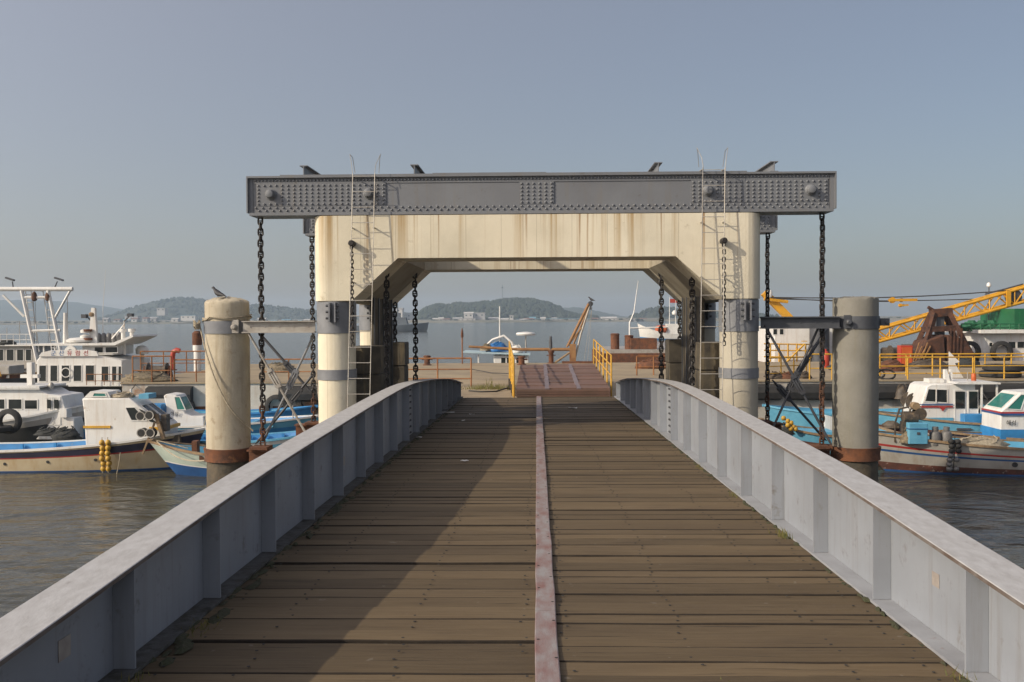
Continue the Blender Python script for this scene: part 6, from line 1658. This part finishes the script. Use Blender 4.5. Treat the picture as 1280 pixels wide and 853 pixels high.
MB().prism([(hx, hz - .1), (hx + .09, hz + .01), (hx + .085, hz + .06), (hx + .045, hz + .075), (hx, hz + .045), (hx - .045, hz + .075), (hx - .085, hz + .06), (hx - .09, hz + .01)], .809, .814, 'Y').build('heart_mark', M['redstripe'], o)
MB().prism([(LX(t, 1193, Yc), zt + .07), (LX(t, 1198, Yc), zt + .12), (LX(t, 1215, Yc), zt + .14), (LX(t, 1250, Yc), zt + .11), (LX(t, 1250, Yc), zt + .06), (LX(t, 1200, Yc), zt + .061)], -.9, .95, 'Y').build('canopy', M['white'], t)
for px in (1228, 1247): MB().box((LX(t, px, Yc) - .025, .82, zb - .1), (LX(t, px, Yc) + .025, .87, zt + .06)).build('canopy_post', M['white'], t)
MB().box((LX(t, 1190, Yc), -.2, zt + .07), (LX(t, 1171, Yc), .3, zt + .2)).build('roof_box', M['white'], t)
b = MB(); x_ = LX(t, 1192, Yc); b.prism([(x_ - .18, zt + .06), (x_ + .02, zt + .06), (x_ + .02, zt + .5), (x_ - .05, zt + .5)], .1, .25, 'Y'); b.box((x_ - .25, .08, zt + .12), (x_ - .19, .2, zt + .5)); b.build('mast', M['white'], t)
mast(t, LX(t, 1221, Yc), .2, zt + .1, zt + .42, .02, 'galv', 'aerial'); MB().lathe([(.07, 0), (.08, .03), (.08, .2), (.05, .24)], (LX(t, 1229, Yc), .2, zt + .13), 10).build('buoy_light', M['lifeorange'], t, smooth=40)
o = MB().box((LX(t, 1246, 31.9), .45, LZ(536, 1220, 31.9)), (LX(t, 1209, 31.9), 1.1, LZ(519, 1220, 31.9))).build('blue_cover_box', M['blue'], t); bevel(o, .02, 1)
MB().box((LX(t, 1262, 31.9), .3, LZ(539, 1220, 31.9)), (LX(t, 1200, 31.9), 1.12, LZ(536.2, 1220, 31.9))).build('hatch_coaming', M['darksteel'], t)
heap((P(1238, 512, 33.2).x, 33.3, zb), .5, .5, .55, 'grey white tarpaulin hump behind the boxy white cabin', 'greyhull', 'tarpaulin', 54, 'tarpaulin')
for k in range(4):
    p = (P(1107 + k * 8, 520, 33).x, 33.0 - .1 * k, .85)
    if k == 1: heap(p, .35, .3, .3, 'greasy gear heap on the blue foredeck', 'machine', 'gear', 55 + k, 'gear_heap')
t_w = thing('deck_winch', 'greasy deck winch standing on the blue foredeck near pontoon', 'winch', (P(1140, 500, 33.6).x, 33.6, .9))
MB().lathe([(.3, -.25), (.3, -.2), (.15, -.18), (.15, .18), (.3, .2), (.3, .25)], (0, 0, .75), 14, axis='Y').build('drum', M['machine'], t_w, smooth=40)
for y in (-.3, .3): MB().prism([(-.3, 0), (.3, 0), (.1, .95), (-.1, .95)], y - .03, y + .03, 'Y').build('side_frame', M['machine'], t_w)

# --- third boat: white cabin with slanted screen, cut by the picture edge
Y = 31.25
t = boat('white cabin boat with slanted teal windscreen and red blue band', 1176, 545, Y, R(180))
hull(t, 9, 1.8, .62, .3, [(.1, 'redbottom'), (.8, 'lightblue'), (1.0, 'navy')], inner='blue', deck='blue', gun='wornwood', bul=.28)
Yc = 30.6; a, c = LX(t, 1251, Yc), LX(t, 1345, Yc); zt = LZ(491, 1270, Yc); zb = LZ(546, 1255, Yc)
zm = LZ(515, 1255, Yc)
o, rect, face, side = cabin(t, [(a + .02, zb - .2), (a, zm), (a - .62, zt), (c, zt + .05), (c, zb - .2)], .68, .6)
side(1, [(a - .15, zm + .08), (a - .62, zm + .04), (a - .8, zt - .05), (a - .62, zt - .05)], 'teal'); rect(1, a - 1.5, a - .85, zm + .05, zt - .05)
face(1, -.85, .85, .12, .88, 'teal')
MB().box((c, .676, zm - .05), (a, .69, zm + .0)).build('red_band', M['redstripe'], o); MB().box((c, .68, zm - .11), (a, .694, zm - .051)).build('blue_band', M['deepblue'], o)
MB().box((a - .01, -.66, zm - .05), (a + .008, .675, zm + .0)).build('red_band', M['redstripe'], o); MB().box((a - .01, -.66, zm - .11), (a + .01, .675, zm - .051)).build('blue_band', M['deepblue'], o)
MB().box((c, .683, zb - .1), (a + .02, .70, zb + .22)).build('lower_band', M['blue'], o); MB().box((a, -.69, zb - .1), (a + .024, .682, zb + .22)).build('lower_band', M['blue'], o)
text(o, '해성', 'blacktext', .17, (a - .3, .698, zm - .34), (R(90), 0, R(180)))

# --- blue bow behind the right chain
Y = 31.0
t = boat('pale blue open boat with worn rim between right column and pile', 950, 530, Y, R(180))
hull(t, 4.0, 2.1, .88, .45, [(.1, 'redbottom'), (.6, 'lightblue'), (.72, 'redbottom'), (1.0, 'lightblue')], inner='lightblue', deck='lightblue', gun='wornwood', bul=.16, blunt=.1)
MB().box((-2.2, -.5, .7), (-1.2, .5, .98)).build('hatch', M['lightblue'], t)
heap((P(985, 540, 30.4).x, 30.4, .95), .3, .25, .3, 'dark rope heap on the worn blue bow', 'netdark', 'rope', 61, 'rope_heap')
fs = thing('float_string', 'loose string of yellow brown floats on the pale blue bow', 'floats', (P(981, 528, 29.9).x, 30.05, LZ(523, 981, 30.05)))
for k, (dx, dz) in enumerate(((0, 0), (.12, -.08), (.22, -.14), (.28, -.26), (.34, -.32), (.2, -.3), (.1, -.2))):
    MB().lathe([(.03, -.07), (.06, -.05), (.075, 0), (.06, .05), (.03, .07)], (0, 0, 0), 10).build('float', M['float'], fs, smooth=60, loc=(dx, -.02 * k, dz))
b = MB().prism([(-.05, 0), (.35, 0), (.22, .75), (.02, .8)], -.12, .12, 'Y')
tag(b.build('bow_post', M['white'], None, None, (P(1031, 515, 31.5).x, 31.6, .6)), 'white pointed post standing beside the right chain', 'post')
Y = 34.6
t = boat('light blue open boat lying behind the brace rods by the fenders', 955, 515, Y, R(180))
hull(t, 5.5, 2.1, 1.15, .3, [(.1, 'redbottom'), (1.0, 'lightblue')], inner='lightblue', deck='lightblue', gun='lightblue', bul=.14)
Y = 35.8
t = boat('bright blue boat with black nets moored against the pontoon fenders', 1228, 505, Y, R(180))
hull(t, 8, 1.5, 1.05, .25, [(.1, 'redbottom'), (1.0, 'blue')], inner='blue', deck='blue', gun='lightblue', bul=.15)
heap((P(1262, 498, 35.6).x, 35.6, 1.0), .6, .4, .35, 'black net pile on the bright blue boat', 'netdark', 'net', 62)
heap((P(1120, 478, 37).x, 36.4, 1.5), .25, .2, .5, 'rusty chain and rope bunch hung on the pontoon edge', 'machine', 'chain bunch', 63, 'chain_bunch')
for i, px in enumerate((968, 985, 1002)):
    heap((P(px, 470, 38).x, 38.0, ZD), .4, .3, .25, 'heap of rusty scrap on the pontoon behind brace rods', 'machine' if i != 1 else 'rust', 'scrap', 64 + i, 'scrap_heap')['group'] = 'scrap heaps on the pontoon'

# ================================================================ SMALL GEAR: mooring lines, crates, buoys
for px, Y_, rx, h_, m_, lb_ in ((1060, 44, .9, .4, 'netdark', 'dark net pile on the pontoon hidden partly by the grey pile'), (1110, 43, .8, .45, 'rust', 'rusty scrap pile on the pontoon below the crane boom'),
                               (1160, 45, 1.0, .4, 'machine', 'greasy wire rope pile on the pontoon before the rusty grab'), (1205, 46, .8, .45, 'netdark', 'black net pile on the pontoon before the white deckhouse'),
                               (350, 44, .8, .4, 'net', 'brown net pile on the pontoon behind the left brace rods'), (815, 46, .8, .4, 'rust', 'rusty plate pile on the pontoon right of the ramp')):
    heap(gp(px, Y_), rx, .5, h_, lb_, m_, 'scrap' if m_ == 'rust' else 'net', int(px), 'gear_pile')
def mline(p0, p1, sag, label, mat='rope', r=.016):
    p0, p1 = Vector(p0), Vector(p1)
    b = MB().tube([p0.lerp(p1, i / 14) - Vector((0, 0, sag * math.sin(math.pi * i / 14))) for i in range(15)], r, 5)
    tag(b.build('mooring_line', M[mat], None, 60), label, 'rope')
mline(P(252, 541, 29.9), gp(262, 37.2), .35, 'pale mooring line from the cream hull bow to the pontoon')
mline(P(196, 552, 28.6), P(258, 560, 17.7) * 0 + Vector((X(281.5, 18.1) - .3, 18.45, 1.9)), .25, 'mooring line from the mint bow to the domed pile')
mline(P(118, 506, 33.6), gp(172, 37.2), .3, 'mooring line from the raised blue bow to the pontoon', 'darkrope')
mline(P(402, 517, 34.4), gp(396, 37.1), .2, 'short mooring line behind the left column')
mline(P(1080, 530, 33.2), gp(1062, 37.1), .25, 'mooring line from the boxy cabin boat to the pontoon')
mline(P(1235, 500, 35.8), gp(1222, 37.1), .1, 'short dark line from the bright blue boat to the pontoon', 'darkrope')
for px, z_, lb_ in ((228, 1.2, 'tyre fender hung on the pontoon behind the domed pile'), (345, 1.25, 'tyre fender hung on the pontoon beside the left chain')):
    tyre((P(px, 490, 36.8).x, 36.86, z_), .45, .22, lb_, 'Y')

# ================================================================ HAZE
hz = MB().box((-2600, -300, -6), (2600, 2900, 62))
ho = hz.build('haze', None)
ho.data.materials.clear()
hm = bpy.data.materials.new('haze_air'); hm.use_nodes = True
tt = hm.node_tree
for n_ in list(tt.nodes):
    if n_.type == 'BSDF_PRINCIPLED': tt.nodes.remove(n_)
pv = tt.nodes.new('ShaderNodeVolumePrincipled')
pv.inputs['Color'].default_value = (0.66, 0.82, 1.0, 1)
pv.inputs['Density'].default_value = 0.0003
pv.inputs['Anisotropy'].default_value = 0.2
tt.links.new(pv.outputs[0], [n_ for n_ in tt.nodes if n_.type == 'OUTPUT_MATERIAL'][0].inputs['Volume'])
ho.data.materials.append(hm)
tag(ho, 'pale sea haze lying over the harbour', 'haze', kind='stuff')
